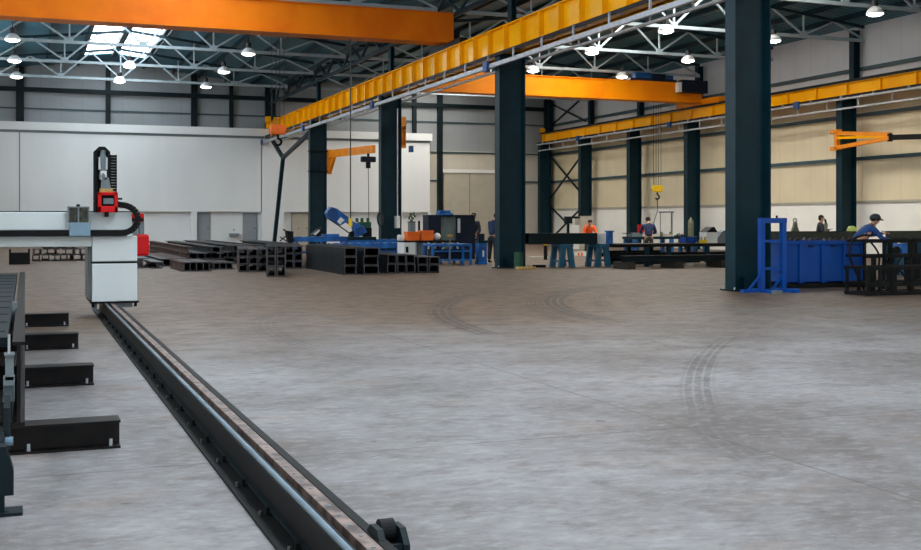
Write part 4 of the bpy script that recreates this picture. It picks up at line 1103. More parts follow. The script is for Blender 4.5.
# foot of second column
p = fl(518.5, 268.6)
t = thing('green_drum', 'dark green drum at the foot of the second middle column', 'drum', p)
MB().lathe(p, [(0.13, 0), (0.14, 0.02), (0.14, 0.18), (0.15, 0.2), (0.14, 0.22), (0.14, 0.44), (0.15, 0.46), (0.13, 0.46)], 20).build('body', 'green', t)
MB().lathe((p.x, p.y, 0.46), [(0.135, 0), (0.13, 0.02), (0.02, 0.025)], 20).build('lid', 'green', t)
a, b = fl(519.5, 269.5), fl(539, 269.5)
t = MB().box((a.x, a.y, 0), (b.x, a.y + 0.3, 0.07)).build('wooden_plank', 'wood', loc=(a.x, a.y, 0)); tag(t, 'yellow wooden plank on the floor beside the second column', 'plank')
a, b = fl(537.5, 267.8), fl(553.5, 268.2)
t = MB().box((a.x, a.y + 0.1, 0), (b.x, a.y + 0.35, 0.08)).build('steel_plank', 'black_steel', loc=(a.x, a.y, 0)); tag(t, 'dark flat bar on the floor right of the yellow plank', 'plank')

# ================================================================ WELDING LINE (behind second and first columns)
LY = 31.0
def lx(px, y=LY): return sx(px, y)
def lz(px, py, y=LY): return sz(px, py, y)
def trestle(lab, x, y, ztop, w=0.42, grp='blue trestles', m='trestle_teal'):
    t = thing('trestle', lab, 'trestle', (x, y, 0), grp)
    MB().box((x - w/2, y - 0.35, ztop - 0.09), (x + w/2, y + 0.35, ztop)).build('top_bar', m, t)
    for s in (-1, 1):
        for yy in (-0.3, 0.3):
            MB().bar((x + s*(w/2 - 0.02), y + yy, 0.0), (x + s*w*0.25, y + yy, ztop - 0.08), 0.17, 0.1).build('leg', m, t)
        MB().box((x + s*w*0.40 - 0.05, y - 0.3, 0.16), (x + s*w*0.40 + 0.05, y + 0.3, 0.22)).build('tie', m, t)
ztab = lz(560, 244.2)
trestle('blue trestle under the large dark beam, left one', lx(565), LY + 0.2, ztab)
trestle('blue trestle under the large dark beam, right one', lx(601), LY + 0.2, ztab)
a, b = 14.14, lx(597)
t = thing('large_beam', 'large dark blue box beam lying on trestles right of the second column', 'steel beam', ((a + b)/2, LY + 0.2, ztab))
m_ = MB(); z0, z1 = ztab, lz(560, 233.2)
m_.box((a, LY, z0), (b, LY + 0.02, z1)); m_.box((a, LY + 0.4, z0), (b, LY + 0.42, z1)); m_.box((a, LY - 0.03, z0), (b, LY + 0.45, z0 + 0.03)); m_.box((a, LY - 0.03, z1 - 0.03), (b, LY + 0.45, z1))
m_.build('profile', 'teal_dark', t)
t = thing('sheet_stand', 'white square sheet standing on the line right of the large beam', 'panel', (lx(604), LY + 0.3, ztab))
MB().box((lx(600.5), LY + 0.25, ztab), (lx(609), LY + 0.3, lz(604, 233.5))).build('sheet', 'white', t)
MB().box((lx(599.8), LY + 0.22, ztab), (lx(600.7), LY + 0.32, lz(604, 233))).build('edge', 'brown_steel', t)
t = thing('blue_clamp_post', 'blue clamping post standing on the table right of the white panel', 'post', (lx(612.5), LY + 0.2, ztab))
MB().box((lx(610.5), LY + 0.1, ztab), (lx(614.5), LY + 0.3, lz(612, 231.3))).build('column', 'machine_blue', t)
MB().box((lx(609.5), LY + 0.08, lz(612, 232)), (lx(615.5), LY + 0.32, lz(612, 230.7))).build('cap', 'machine_blue', t)
a, b = lx(608.5), 22.0
t = thing('steel_table', 'long dark steel table running behind the nearest big column', 'table', ((a + b)/2, LY + 0.2, 0))
MB().box((a, LY - 0.5, ztab - 0.1), (b, LY + 0.8, ztab - 0.0)).build('top', 'black_steel', t)
for px in (640, 662, 700):
    for yy in (LY - 0.4, LY + 0.7): MB().box((lx(px) - 0.06, yy - 0.06, 0), (lx(px) + 0.06, yy + 0.06, ztab - 0.1)).build('leg', 'teal_steel', t)
MB().box((a, LY + 0.1, 0.3), (b, LY + 0.5, 0.42)).build('shelf', 'black_steel', t)
# long beams on blocks before the table
QY = 29.2
zq = lz(670, 256.5, QY)
for i, (a, b, yy, h, lab) in enumerate(((lx(622, QY), lx(728, QY), QY, 0.19, 'long dark green beam on timber blocks in front of the steel table, front one'),
                                        (lx(648, QY + 0.4), lx(718, QY + 0.4), QY + 0.45, 0.16, 'long dark green beam on timber blocks in front of the steel table, rear one'))):
    t = MB().hsec((a, yy, 0.2), (b, yy, 0.2), 0.2, h, 0.02, 0.015).build('long_beam', 'teal_dark', loc=(a, yy, 0.2)); tag(t, lab, 'steel beam', 'long beams on blocks')
for px, lab in ((628, 'dark timber block under the left end of the long beams'), (676, 'dark timber block under the middle of the long beams'), (722, 'dark timber block under the right end of the long beams')):
    x = lx(px, QY); t = MB().box((x - 0.14, QY - 0.2, 0), (x + 0.14, QY + 0.65, 0.2)).build('timber_block', 'dark_wood', loc=(x, QY, 0)); tag(t, lab, 'block', 'timber blocks')
t = MB().box((lx(690, QY + 1.2), QY + 1.0, 0), (lx(726, QY + 1.2), QY + 1.5, 0.1)).build('concrete_slab', 'concrete_pad', loc=(lx(700, QY), QY + 1.2, 0)); tag(t, 'pale slab on the floor under the steel table', 'slab')
for k, (yy, zz_, w_) in enumerate(((32.3, 0.0, 'lower'), (32.65, 0.0, 'lower rear'), (32.4, 0.23, 'upper'))):
    t = MB().hsec((lx(606, yy), yy, zz_), (lx(700 - 20*k, yy), yy, zz_), 0.24, 0.23, 0.02, 0.016).build('floor_beam', 'stock_blue', loc=(lx(606, yy), yy, zz_))
    tag(t, 'dark steel beam stored on the floor under the steel table, %s one' % w_, 'steel beam', 'beams under the steel table')
# things on and behind the table
HY2 = 40.5
def hx(px): return sx(px, HY2)
zh = sz(660, 236.5, HY2)
t = thing('rear_bench', 'long blue bench behind the steel table where the worker in navy stands', 'workbench', (hx(670), HY2, 0))
MB().box((hx(627), HY2 - 0.4, zh - 0.1), (hx(702), HY2 + 0.4, zh)).build('top', 'teal_steel', t)
for px in (630, 641, 667, 685, 700): 
    for yy in (HY2 - 0.35, HY2 + 0.35): MB().box((hx(px) - 0.08, yy - 0.05, 0), (hx(px) + 0.08, yy + 0.05, zh - 0.1)).build('leg', 'machine_blue', t)
t = thing('tool_cart', 'red and grey tool cart left of the worker in navy', 'cart', (hx(634), HY2 + 0.0, zh))
MB().box((hx(630), HY2 - 0.2, zh), (hx(640), HY2 + 0.2, zh + 0.16)).build('body', 'machine_grey', t)
MB().box((hx(638.5), HY2 - 0.15, zh + 0.16), (hx(645), HY2 + 0.1, zh + 0.5)).build('red_cover', 'red', t)
MB().box((hx(622), HY2 - 0.05, zh + 0.12), (hx(640), HY2 + 0.0, zh + 0.15)).build('handle', 'black_steel', t)
t = thing('steel_bracket', 'small beige U-shaped bracket on the bench right of the worker in navy', 'bracket', (hx(666), HY2, zh))
MB().box((hx(662), HY2 - 0.1, zh), (hx(670.5), HY2 + 0.1, zh + 0.1)).build('web', 'concrete_pad', t)
for px in (661.5, 670.5): MB().lathe((hx(px), HY2, zh), [(0.05, 0), (0.06, 0.1), (0.06, 0.15), (0.03, 0.2)], 10).build('end_roller', 'clamp_olive', t)
t = thing('tool_pile', 'dark low tool tray on the bench near the wall column', 'tray', (hx(680), HY2, zh))
MB().box((hx(676), HY2 - 0.15, zh), (hx(684), HY2 + 0.15, zh + 0.05)).build('tray', 'black_steel', t)
m_ = MB(); m_.tube([(hx(677), HY2, zh + 0.08), (hx(681), HY2 + 0.1, zh + 0.1)], 0.035, 8); m_.tube([(hx(680), HY2 - 0.1, zh + 0.07), (hx(683.5), HY2, zh + 0.08)], 0.03, 8); m_.build('tool', 'machine_grey', t)
t = thing('gas_bottle', 'grey-green tall gas bottle standing left of the white box', 'gas bottle', (hx(700), HY2 + 0.7, 0))
MB().lathe((hx(700), HY2 + 0.7, 0), [(0.11, 0), (0.12, 0.02), (0.12, 1.35), (0.09, 1.47), (0.04, 1.52), (0.03, 1.6)], 16).build('cylinder', 'clamp_olive', t, smooth=True)
MB().cbox((hx(700), HY2 + 0.7, 1.63), (0.1, 0.05, 0.08)).build('valve', 'black_steel', t)
RZ = ztab
t = thing('blue_crate', 'small blue crate on the steel table left of the yellow clamps', 'crate', (lx(690), LY, RZ))
m_ = MB(); a, b = lx(686.5), lx(695.5)
m_.box((a, LY, RZ), (b, LY + 0.4, RZ + 0.02)); m_.box((a, LY, RZ), (b, LY + 0.02, RZ + 0.2)); m_.box((a, LY + 0.38, RZ), (b, LY + 0.4, RZ + 0.2)); m_.box((a, LY, RZ), (a + 0.02, LY + 0.4, RZ + 0.2)); m_.box((b - 0.02, LY, RZ), (b, LY + 0.4, RZ + 0.2))
m_.build('shell', 'blue', t); MB().box((a - 0.01, LY - 0.01, RZ + 0.17), (b + 0.01, LY + 0.01, RZ + 0.2)).build('rim', 'blue', t)
for px, lab in ((701.5, 'yellow screw clamp on the steel table, left of two'), (704.9, 'yellow screw clamp on the steel table, right of two')):
    t = thing('screw_clamp', lab, 'clamp', (lx(px), LY, RZ), 'yellow clamps on the steel table')
    MB().box((lx(px) - 0.05, LY - 0.05, RZ), (lx(px) + 0.06, LY + 0.08, RZ + 0.1)).build('jaw', 'yellow', t)
    MB().tube([(lx(px), LY, RZ + 0.1), (lx(px), LY, RZ + 0.2)], 0.03, 8).build('screw', 'wood', t)
t = thing('white_box', 'white box with dark peaked cover on the steel table near the big column', 'box', (lx(711.5), LY + 0.1, RZ))
MB().box((lx(706.5), LY, RZ), (lx(717.5), LY + 0.4, lz(711, 232.3))).build('body', 'white', t)
zc = lz(711, 232.3)
MB().prism([(lx(706.3), zc), (lx(717.8), zc), (lx(714.5), lz(714, 227)), (lx(712.5), lz(714, 227))], 'y', LY, LY + 0.4).build('cover', 'black_steel', t)
t = thing('grey_motor', 'grey motor housing on the steel table beside the white box', 'motor', (lx(721.5), LY, RZ))
MB().box((lx(718.5), LY, RZ), (lx(726), LY + 0.3, RZ + 0.18)).build('body', 'machine_grey', t)
MB().prism([(lx(718.5), RZ + 0.18), (lx(726), RZ + 0.18), (lx(726), RZ + 0.42), (lx(722), RZ + 0.36)], 'y', LY, LY + 0.3).build('hood', 'machine_grey', t)
# cabinet with panel behind the orange worker
CY = 51.5
def cx_(px): return sx(px, CY)
t = thing('electric_cabinet', 'grey-green electric cabinet behind the worker in orange', 'cabinet', (cx_(586), CY, 0))
MB().box((cx_(579.5), CY, 0), (cx_(592.5), CY + 0.5, sz(586, 216, CY))).build('body', 'door_beige', t)
MB().box((cx_(580), CY - 0.03, 0.1), (cx_(592), CY, sz(586, 216.8, CY))).build('door', 'concrete_pad', t)
zz = sz(570, 216.5, CY)
t = thing('operator_console', 'dark operating panel on an arm left of the electric cabinet', 'panel', (cx_(567), CY, 0))
MB().box((cx_(564), CY - 0.15, sz(567, 223.5, CY)), (cx_(571), CY, sz(567, 216.5, CY))).build('screen_box', 'teal_dark', t)
MB().box((cx_(571), CY - 0.1, sz(567, 218.5, CY)), (cx_(579.3), CY - 0.02, zz)).build('arm', 'teal_dark', t)
MB().box((cx_(566.5), CY - 0.1, 0), (cx_(568.5), CY - 0.02, sz(567, 223.5, CY))).build('pole', 'teal_dark', t)
MB().box((cx_(570), CY - 0.05, 0), (cx_(579), CY + 0.3, sz(575, 225, CY))).build('pedestal', 'white', t)
# crates seen below the line
for a, b, c, d, yy, m, lab in ((531, 549, 258, 265.5, 38.5, 'concrete_pad', 'pale concrete block on the floor below the large beam'),
                               (575, 588, 252.5, 261, 41.0, 'white', 'white crate with orange stripes on the floor behind the trestles')):
    t = thing('floor_block', lab, 'block', (sx((a + b)/2, yy), yy, 0))
    zb_ = sz(a, c, yy)
    MB().box((sx(a, yy), yy, 0), (sx(b, yy), yy + 0.5, zb_)).build('body', m, t)
    MB().box((sx(a, yy) + 0.02, yy + 0.02, zb_), (sx(b, yy) - 0.02, yy + 0.48, zb_ + 0.05)).build('top_layer', 'concrete_pad', t)
    if m == 'white':
        for q in (0.2, 0.45): MB().box((sx(a, yy) + q*0.6, yy - 0.01, 0.02), (sx(a, yy) + q*0.6 + 0.08, yy, zb_ - 0.02)).build('stripe', 'orange_box', t)
t = thing('yellow_lantern', 'small yellow lamp on the floor below the large beam', 'lantern', (sx(545.5, 37.5), 37.5, 0))
MB().lathe((sx(545.5, 37.5), 37.5, 0), [(0.07, 0), (0.07, 0.5), (0.05, 0.52)], 12).build('post', 'black_steel', t)
MB().lathe((sx(545.5, 37.5), 37.5, 0.52), [(0.06, 0), (0.08, 0.05), (0.08, 0.16), (0.03, 0.2)], 12).build('head', 'yellow', t)

# ================================================================ BLUE CONTAINER, FRAME, RACKS (right)
KY = 19.45
def kx(px): return onY(px, 222, KY).x
def kz(py, px=820): return onY(px, py, KY).z
xa, xb = kx(783), kx(864.5); zt = kz(240.5); zb = 0.1
t = thing('blue_container', 'big blue steel skip container beside the nearest big column', 'container', ((xa + xb)/2, KY + 0.6, 0))
m_ = MB(); dp = 1.25
m_.box((xa, KY, zb), (xb, KY + 0.03, zt)); m_.box((xa, KY + dp - 0.03, zb), (xb, KY + dp, zt)); m_.box((xa, KY + 0.03, zb), (xa + 0.03, KY + dp - 0.03, zt)); m_.box((xb - 0.03, KY + 0.03, zb), (xb, KY + dp - 0.03, zt)); m_.box((xa, KY, zb), (xb, KY + dp, zb + 0.03))
m_.build('shell', 'blue', t)
m_ = MB(); m_.box((xa - 0.03, KY - 0.05, zt - 0.07), (xb + 0.03, KY + 0.04, zt)); m_.box((xa - 0.03, KY + dp - 0.04, zt - 0.07), (xb + 0.03, KY + dp + 0.05, zt)); m_.box((xa - 0.03, KY, zt - 0.07), (xa + 0.03, KY + dp, zt)); m_.box((xb - 0.03, KY, zt - 0.07), (xb + 0.03, KY + dp, zt))
m_.build('rim', 'blue', t)
for px in (785, 800, 822, 844, 862.5):
    x = kx(px); MB().box((x - 0.045, KY - 0.05, zb), (x + 0.045, KY, zt - 0.07)).build('rib', 'blue', t)
MB().box((xa + 0.05, KY - 0.02, 0.0), (xb - 0.05, KY + dp, 0.1)).build('skid_base', 'black_steel', t)
for px in (808, 830): MB().tube([(kx(px), KY - 0.03, zt - 0.12), (kx(px) + 0.12, KY - 0.03, zt - 0.12)], 0.015, 8).build('hook_bar', 'navy', t)
m_ = MB()
for i in range(12):
    x = xa + 0.15 + i * 0.17; m_.tube([(x, KY + 0.2 + 0.05*(i % 3), zt - 0.02), (x + 0.35, KY + 0.6, zt + 0.02 + 0.012*(i % 2))], 0.03, 6)
t = m_.build('metal_scrap', 'black_steel', loc=(xa + 0.9, KY + 0.4, zt - 0.1)); tag(t, 'dark metal scrap heaped at the top of the blue container', 'scrap', kind='stuff')
# blue upright frame
fy = 18.62; xa, xb = onY(761.5, 222, fy).x, onY(783, 222, fy).x; zt = onY(770, 218, fy).z
t = thing('frame_stand', 'blue upright steel frame stand at the foot of the nearest big column', 'frame', ((xa + xb)/2, fy, 0))
for x in (xa, xb): MB().box((x - 0.05, fy - 0.05, 0.06), (x + 0.05, fy + 0.05, zt - 0.1)).build('upright', 'blue', t)
MB().box((xa - 0.06, fy - 0.05, zt - 0.1), (xb + 0.06, fy + 0.05, zt)).build('top_bar', 'blue', t)
for z in (onY(770, 241, fy).z, onY(770, 268.5, fy).z): MB().box((xa + 0.05, fy - 0.02, z - 0.025), (xb - 0.05, fy + 0.02, z + 0.025)).build('cross_bar', 'blue', t)
for x in (xa, xb):
    MB().box((x - 0.06, fy - 0.45, 0), (x + 0.06, fy + 0.3, 0.06)).build('foot_bar', 'blue', t)
MB().box((xa - 0.45, fy - 0.07, 0.0), (xb + 0.35, fy + 0.07, 0.06)).build('base_bar', 'blue', t)
MB().bar((xa - 0.3, fy, 0.05), (xa - 0.04, fy, 0.32), 0.04).build('brace', 'blue', t); MB().bar((xb - 0.25, fy, 0.05), (xb - 0.04, fy, 0.3), 0.04).build('brace', 'blue', t)
MB().tube([(xb - 0.15, fy, zt), (xb - 0.15, fy, zt + 0.05)], 0.02, 8).build('lifting_eye', 'black_steel', t)
MB().box((xa - 0.1, fy - 0.5, 0.0), (xa + 0.12, fy - 0.45, 0.06)).build('end_plate', 'machine_grey', t)
# long grey channel beyond the container
ky = 23.2
z0, z1 = onY(800, 239.5, ky).z, onY(800, 231.3, ky).z
xa, xb = onY(768, 222, ky).x, onY(856, 222, ky).x
t = thing('channel_beam', 'long grey-brown channel beam lying behind the blue container', 'steel beam', ((xa + xb)/2, ky, z0), 'long channels behind the racks')
m_ = MB(); m_.box((xa, ky, z0), (xb, ky + 0.02, z1)); m_.box((xa, ky, z0), (xb, ky + 0.18, z0 + 0.02)); m_.box((xa, ky, z1 - 0.02), (xb, ky + 0.18, z1)); m_.build('profile', 'trouser_olive', t)
ZS = z0
xa2, xb2 = onY(886, 222, ky).x, onY(945, 222, ky).x
t = thing('channel_beam', 'long grey-brown channel beam lying behind the black rack at the right edge', 'steel beam', ((xa2 + xb2)/2, ky, z0), 'long channels behind the racks')
m_ = MB(); m_.box((xa2, ky, z0), (xb2, ky + 0.02, z1)); m_.box((xa2, ky, z0), (xb2, ky + 0.18, z0 + 0.02)); m_.box((xa2, ky, z1 - 0.02), (xb2, ky + 0.18, z1)); m_.build('profile', 'trouser_olive', t)
for x, lab in ((xa + 0.5, 'teal trestle under the channel beam behind the blue frame'), (xb - 0.5, 'teal trestle under the channel beam behind the container end'), (xa2 + 0.5, 'teal trestle under the channel beam behind the black rack'), (xb2 - 0.4, 'teal trestle at the right edge under the channel beam')):
    trestle(lab, x, ky + 0.1, ZS, 0.4, 'teal trestles under the channels')
# lifting clamp with ring on the channel
a = onY(795, 231, ky + 0.09)
t = thing('lifting_clamp', 'olive lifting clamp with a ring standing on the channel behind the container', 'clamp', (a.x, ky + 0.09, z1))
MB().prism([(a.x - 0.1, z1), (a.x + 0.1, z1), (a.x + 0.05, z1 + 0.12), (a.x + 0.04, z1 + 0.22), (a.x - 0.03, z1 + 0.22), (a.x - 0.05, z1 + 0.12)], 'y', ky + 0.05, ky + 0.13).build('body', 'clamp_olive', t)
MB().tube([(a.x + 0.05*math.cos(q), ky + 0.09, z1 + 0.27 + 0.05*math.sin(q)) for q in [i*2*PI/14 for i in range(15)]], 0.014, 6).build('ring', 'clamp_olive', t)
a = onY(855, 231, ky + 0.09)
t = thing('safety_helmet', 'lime yellow safety helmet resting on the end of the channel beam', 'helmet', (a.x - 0.1, ky + 0.09, z1))
MB().lathe((a.x - 0.1, ky + 0.09, z1), [(0.13, 0), (0.125, 0.03), (0.11, 0.08), (0.07, 0.12), (0.02, 0.135)], 18).build('shell', 'helmet_lime', t, smooth=True)
MB().lathe((a.x - 0.1, ky + 0.05, z1), [(0.15, 0), (0.15, 0.012), (0.1, 0.015)], 18).build('brim', 'helmet_lime', t)

# black racks with hoops
def rack(lab, pa, pb, y, zs, posts, hoops, grp='black steel racks'):
    xa, xb = onY(pa, 222, y).x, onY(pb, 222, y).x
    t = thing('steel_rack', lab, 'rack', ((xa + xb)/2, y, 0), grp)
    for z in zs:
        MB().box((xa, y - 0.035, z - 0.035), (xb, y + 0.035, z + 0.035)).build('rail', 'black_steel', t)
        MB().box((xa, y + 0.55, z - 0.03), (xb, y + 0.61, z + 0.03)).build('rail', 'black_steel', t)
    for px, w, z1 in posts:
        x = onY(px, 222, y).x
        for yy in (y - 0.0, y + 0.58): MB().box((x - w/2, yy - w/2, 0), (x + w/2, yy + w/2, z1)).build('post', 'black_steel', t)
        MB().box((x - w/2, y, zs[-1] - 0.03), (x + w/2, y + 0.58, zs[-1] + 0.03)).build('cross_tie', 'black_steel', t)
    for p0, p1, za, zb_, bow in hoops:
        a, b = onY(p0, 222, y - 0.05), onY(p1, 222, y - 0.05)
        pts = [(a.x + (b.x - a.x)*s + bow*math.sin(PI*s), y - 0.06, za + (zb_ - za)*s) for s in [i/12 for i in range(13)]]
        MB().tube(pts, 0.02, 8).build('hoop', 'black_steel', t, smooth=True)
    return t
ry_ = 16.95
zz = [onY(890, p, ry_).z for p in (268, 284.5, 293.5)]
rack('black steel rack with curved hoops at the right edge, front one', 866, 950, ry_, zz, ((868, 0.05, 0.53), (880, 0.05, 0.53), (893, 0.1, 0.5), (911, 0.08, 0.5), (932, 0.08, 0.5)),
     ((897, 905, 0.5, 0.2, 0.08),))
ry2 = 18.6
z2 = [onY(890, p, ry2).z for p in (241, 256, 283)]
rack('taller black steel rack with curved hoops at the right edge, rear one', 866, 950, ry2, z2, ((884, 0.05, 1.02), (910, 0.07, 1.02), (935, 0.07, 1.02)),
     ((869, 878, 1.0, 0.45, 0.12), (888, 892, 1.02, 0.4, -0.16), (904, 898, 0.72, 0.3, -0.1), (915, 908, 0.72, 0.45, -0.08)))
hz = lambda py: onY(855, py, 18.2).z
t = MB().tube([(onY(872, 222, 18.2).x, 18.2, hz(236)), (onY(864, 222, 18.2).x, 18.2, hz(235)), (onY(854, 222, 18.2).x, 18.2, hz(238)), (onY(849.5, 222, 18.2).x, 18.2, hz(247)), (onY(850, 222, 18.2).x, 18.2, hz(258)), (onY(855, 222, 18.2).x, 18.2, hz(270)), (onY(860, 222, 18.2).x, 18.15, hz(284)), (onY(861, 222, 18.2).x, 18.1, 0.02)], 0.022, 8).build('hose', 'rubber', loc=(onY(855, 222, 18.2).x, 18.2, 0), smooth=True)
tag(t, 'black hose arching down in front of the blue container', 'hose')
# blue machine behind the racks
my = 20.2
t = thing('bench_machine', 'blue machine with round dark wheel behind the black racks', 'machine', (onY(906, 222, my).x, my, 0))
zb, zt = onY(906, 254.5, my).z, onY(906, 243.5, my).z
xa, xb = onY(902, 222, my).x, onY(911, 222, my).x
MB().box((xa, my, zb), (xb, my + 0.3, zt)).build('body', 'machine_blue', t, bevel=0.02)
a = onY(897, 250, my); MB().lathe((a.x, my - 0.02, a.z), [(0.02, 0), (0.085, 0.01), (0.085, 0.08), (0.02, 0.09)], 18, 'y').build('wheel', 'black_steel', t)
MB().box((a.x - 0.05, my + 0.08, a.z - 0.03), (xa, my + 0.2, a.z + 0.03)).build('axle', 'machine_grey', t)
MB().box((onY(870, 222, my).x, my - 0.1, zb - 0.06), (onY(935, 222, my).x, my + 0.5, zb)).build('table_top', 'teal_steel', t)
for px in (872, 905, 933):
    for yy in (my - 0.05, my + 0.45): MB().box((onY(px, 222, my).x - 0.04, yy - 0.04, 0), (onY(px, 222, my).x + 0.04, yy + 0.04, zb - 0.05)).build('leg', 'teal_dark', t)

# ================================================================ PEOPLE
def skin_mesh(chains, sub=1):
    """chains: list of (points, radii, connect_index or None) -> evaluated mesh"""
    me = bpy.data.meshes.new('tmp'); vs = []; es = []; rs = []
    for pts, rad, link in chains:
        st_ = len(vs)
        for i, p in enumerate(pts):
            vs.append(tuple(p)); rs.append(rad[i])
            if i: es.append((len(vs) - 2, len(vs) - 1))
        if link is not None: es.append((link, st_))
    me.from_pydata(vs, es, [])
    o = bpy.data.objects.new('tmp', me); COL.objects.link(o)
    md = o.modifiers.new('s', 'SKIN'); md.use_smooth_shade = True
    sv = me.skin_vertices[0].data
    for i, r in enumerate(rs):
        sv[i].radius = (r, r); sv[i].use_root = (i == 0)
    sb = o.modifiers.new('d', 'SUBSURF'); sb.levels = sub; sb.render_levels = sub
    dg = bpy.context.evaluated_depsgraph_get(); dg.update()
    out = bpy.data.meshes.new_from_object(o.evaluated_get(dg))
    bpy.data.objects.remove(o); bpy.data.meshes.remove(me)
    for p in out.polygons: p.use_smooth = True
    return out
def person(lab, loc, yaw, lean=0.2, arms=((0.28, 0.9), (0.28, 0.9)), top='work_navy', legs='trouser_olive', helmet=None, crouch=0.0, sc=1.0, headtilt=0.0, grp='workers in the hall'):
    """local frame: faces -Y.  arms: (forward reach, height) of each hand"""
    t = thing('person', lab, 'person', loc, grp)
    t.rotation_euler.z = yaw; t.scale = (sc, sc, sc)
    hipz = 0.92 - crouch
    hip = Vector((0, 0, hipz))
    R = Matrix.Rotation(lean, 3, 'X')            # forward lean moves the chest toward -Y
    up = lambda x, y, z: hip + R @ Vector((x, y, z))
    body = [([up(0, 0, 0), up(0, -0.01, 0.18), up(0, 0, 0.38), up(0, 0.01, 0.50), up(0, -0.0, 0.58)], [0.15, 0.135, 0.16, 0.11, 0.055], None)]
    hd = R @ Matrix.Rotation(headtilt, 3, 'X')
    nk = up(0, 0, 0.58)
    H_ = lambda x, y, z: nk + hd @ Vector((x, y, z))
    body.append(([H_(0, -0.015, 0.07), H_(0, -0.02, 0.15), H_(0, -0.015, 0.23)], [0.075, 0.098, 0.075], 4))
    idx = 8
    handpos = []
    arm_ch = []
    for s, (rch, hz_) in zip((-1, 1), arms):
        sh = up(s*0.19, 0, 0.47); hand = Vector((s*0.2, sh.y - rch, hz_))
        v = hand - sh
        if v.length > 0.56: hand = sh + v.normalized() * 0.56; v = hand - sh
        mid = (sh + hand) / 2; bend = math.sqrt(max(0.0, 0.29**2 - (v.length/2)**2))
        el = mid + Vector((s*0.5, 0.3, -0.6)).normalized() * bend
        wr_ = hand; d = (hand - el).normalized(); pm = hand + d * 0.07
        arm_ch.append(([sh, el, wr_], [0.062, 0.048, 0.034]))
        body.append(([sh, el, wr_, pm], [0.058, 0.043, 0.03, 0.036], 2)); handpos.append((pm, d, s))
    leg_ch = []
    for s in (-1, 1):
        a = Vector((s*0.09, 0.0, hipz - 0.04)); k = Vector((s*0.11, -0.03 - crouch*0.6, 0.49 - crouch*0.4)); an = Vector((s*0.12, 0.02, 0.09)); to = Vector((s*0.13, -0.13, 0.045))
        body.append(([a, k, an, to], [0.095, 0.062, 0.045, 0.035], 0)); leg_ch.append([a, k, an, to])
    me = skin_mesh(body)
    bm = bmesh.new(); bm.from_mesh(me)
    mb = MB(); mb.bm.free(); mb.bm = bm
    for f in bm.faces: f.smooth = True
    # fingers, thumb, nose, ears
    for pm, d, s in handpos:
        sd = d.cross(Vector((0, 0, 1))).normalized() * s; dn = Vector((0, 0, -1))
        for i, ln in enumerate((0.066, 0.075, 0.07, 0.055)):
            b0 = pm + d*0.02 + sd*(0.028 - 0.019*i)
            mb.tube([b0, b0 + d*ln*0.5 + dn*0.006, b0 + d*ln*0.8 + dn*0.03], [0.010, 0.009, 0.007], 6)
        b0 = pm - d*0.03 - sd*0.03
        mb.tube([b0, b0 + d*0.03 - sd*0.03, b0 + d*0.06 - sd*0.035 + dn*0.01], [0.012, 0.010, 0.008], 6)
    nose = [H_(0, -0.105, 0.155), H_(0, -0.135, 0.115), H_(0, -0.1, 0.105)]
    mb.tube(nose, [0.008, 0.016, 0.012], 6)
    for s in (-1, 1): mb.sphere(H_(s*0.092, 0.0, 0.13), 0.026, 6, (0.5, 0.8, 1.2))
    mb.mi = 1
    for s in (-1, 1): mb.sphere(H_(s*0.034, -0.098, 0.145), 0.012, 6)
    mb.tube([H_(-0.025, -0.103, 0.075), H_(0.025, -0.103, 0.075)], 0.006, 6)
    me2 = bpy.data.meshes.new('body'); bm.to_mesh(me2); bm.free(); bpy.data.meshes.remove(me)
    me2.materials.append(M('skin')); me2.materials.append(M('hair'))
    o = bpy.data.objects.new('body', me2); COL.objects.link(o); o.parent = t
    def cloth(name, chains, m):
        me_ = skin_mesh(chains); me_.name = name
        for p in me_.polygons: p.material_index = 0
        me_.materials.clear(); me_.materials.append(M(m))
        q = bpy.data.objects.new(name, me_); COL.objects.link(q); q.parent = t; return q
    ch = [([up(0, 0, -0.06), up(0, -0.01, 0.18), up(0, 0, 0.38), up(0, 0.01, 0.5), up(0, 0, 0.55)], [0.175, 0.16, 0.185, 0.13, 0.075], None)]
    for pts, rd in arm_ch: ch.append((pts, [0.08, 0.062, 0.046], 2))
    cloth('jacket', ch, top)
    ch = [([Vector((0, 0, hipz + 0.03)), Vector((0, 0, hipz - 0.06))], [0.16, 0.13], None)]
    for lg in leg_ch: ch.append((lg[:3], [0.112, 0.078, 0.068], 1))
    cloth('trousers', ch, legs)
    for lg in leg_ch:
        cloth('boot', [([lg[2] + Vector((0, 0.01, 0.03)), Vector((lg[2].x, 0.03, 0.05)), Vector((lg[3].x, -0.06, 0.048)), Vector((lg[3].x, -0.15, 0.045))], [0.055, 0.052, 0.048, 0.042], None)], 'boots')
    m_ = MB()
    c = H_(0, 0.0, 0.17)
    for i in range(1): pass
    if helmet:
        m_.sphere(H_(0, -0.01, 0.19), 0.125, 16, (0.95, 1.12, 0.85)); m_.bar(H_(0, -0.1, 0.2), H_(0, -0.2, 0.185), 0.17, 0.015)
        ob_ = m_.build('helmet', helmet, t, loc=None, smooth=True)
    else:
        m_.sphere(H_(0, 0.022, 0.185), 0.105, 14, (0.95, 1.0, 0.8)); m_.sphere(H_(0, 0.05, 0.13), 0.09, 12, (0.95, 0.75, 1.0))
        ob_ = m_.build('hair', 'hair', t, loc=None, smooth=True)
    ob_.location = (0, 0, 0)
    for v in ob_.data.vertices: v.co = v.co + Vector(loc)   # undo the world offset: built in local coordinates
    return t
def pl(px, d):
    v = atd(px, 222, d); return Vector((v.x, v.y, 0))
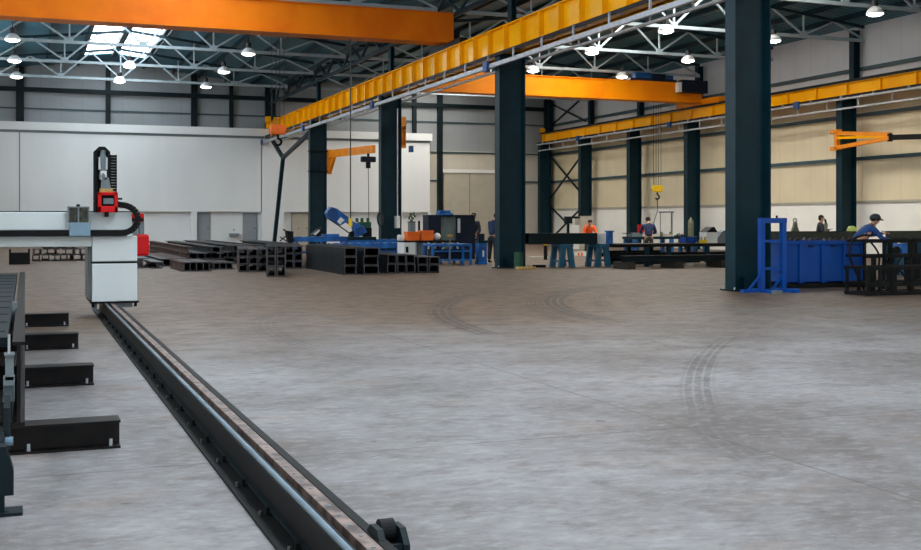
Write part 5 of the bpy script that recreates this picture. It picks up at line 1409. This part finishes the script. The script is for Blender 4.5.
person('worker in a bright orange jacket bending behind the large dark beam', pl(588.5, 48.5), -0.35, 0.8, ((0.4, 0.85), (0.4, 0.85)), 'hivis', 'trouser_olive', None, 0.08, 1.0, -0.1)
person('dark-haired worker in a navy jacket at the bench under the yellow hook', pl(649, 43.5), PI - 0.42, 0.42, ((0.35, 0.95), (0.35, 0.95)), 'work_navy', 'trouser_olive', None, 0.1, 1.0, 0.25)
person('worker in blue overalls and dark helmet leaning over the black racks', pl(856, 27.3), PI/2 - 0.45 + 0.25, 0.85, ((0.42, 0.95), (0.48, 1.1)), 'work_blue', 'jeans', 'helmet_dark', 0.0, 1.0, -0.55)
person('distant worker in dark clothes behind the blue container', pl(819.5, 41.5), 0.9, 0.1, ((0.3, 1.1), (0.3, 1.0)), 'work_dark', 'work_dark', None, 0.12, 1.0)
person('worker standing at the right edge of the welding booth', pl(473.8, 42.6), -0.7, 0.03, ((0.2, 0.9), (0.2, 0.9)), 'work_dark', 'work_dark', None, 0.0, 0.98)
person('worker in a dark blue jacket half hidden behind the second column', pl(492.5, 38.2), PI - 0.9, 0.35, ((0.3, 0.8), (0.3, 0.8)), 'work_navy', 'work_dark', None, 0.0, 1.0, 0.3)
t = thing('hand_tool', 'grey upright grinder handle on the channel right of the distant worker', 'tool', (onY(826, 222, ky + 0.08).x, ky + 0.08, z1))
a = onY(826, 231, ky + 0.08)
MB().tube([(a.x, ky + 0.08, z1), (a.x, ky + 0.08, z1 + 0.2)], 0.045, 10).build('body', 'clamp_olive', t)
MB().tube([(a.x, ky + 0.08, z1 + 0.2), (a.x - 0.03, ky + 0.08, z1 + 0.3)], 0.025, 8).build('handle', 'black_steel', t)

# ================================================================ LIGHT
def area(name, loc, rot, sx_, sy_, power, col):
    l = bpy.data.lights.new(name, 'AREA'); l.shape = 'RECTANGLE'; l.size = sx_; l.size_y = sy_; l.energy = power; l.color = col
    o = bpy.data.objects.new(name, l); COL.objects.link(o); o.location = loc; o.rotation_euler = rot
    return o
# daylight through the open gateway behind the viewer
area('gateway_daylight', (5.5, YA - 0.3, 3.1), (PI/2, 0, 0), 14, 6.2, 600, (0.86, 0.94, 1.0))
w = bpy.data.worlds.new('World'); SC.world = w; w.use_nodes = True
nt = w.node_tree; bg = nt.nodes['Background']
sky = nt.nodes.new('ShaderNodeTexSky'); sky.sky_type = 'HOSEK_WILKIE'
nt.links.new(sky.outputs[0], bg.inputs[0]); bg.inputs[1].default_value = 0.6

# ================================================================ CAMERA
cam = bpy.data.cameras.new('Camera'); co = bpy.data.objects.new('Camera', cam); COL.objects.link(co)
co.location = EYE; co.rotation_euler = (PI/2, 0, -TH)
cam.sensor_width = 36; cam.sensor_fit = 'HORIZONTAL'; cam.lens = 36 * F / 921
cam.shift_y = -(275 - HY) / 921
cam.clip_start = 0.05; cam.clip_end = 300
SC.camera = co
vs = SC.view_settings
vs.view_transform = 'Standard'; vs.look = 'None'; vs.exposure = 0.38; vs.gamma = 1.0; vs.use_curve_mapping = False
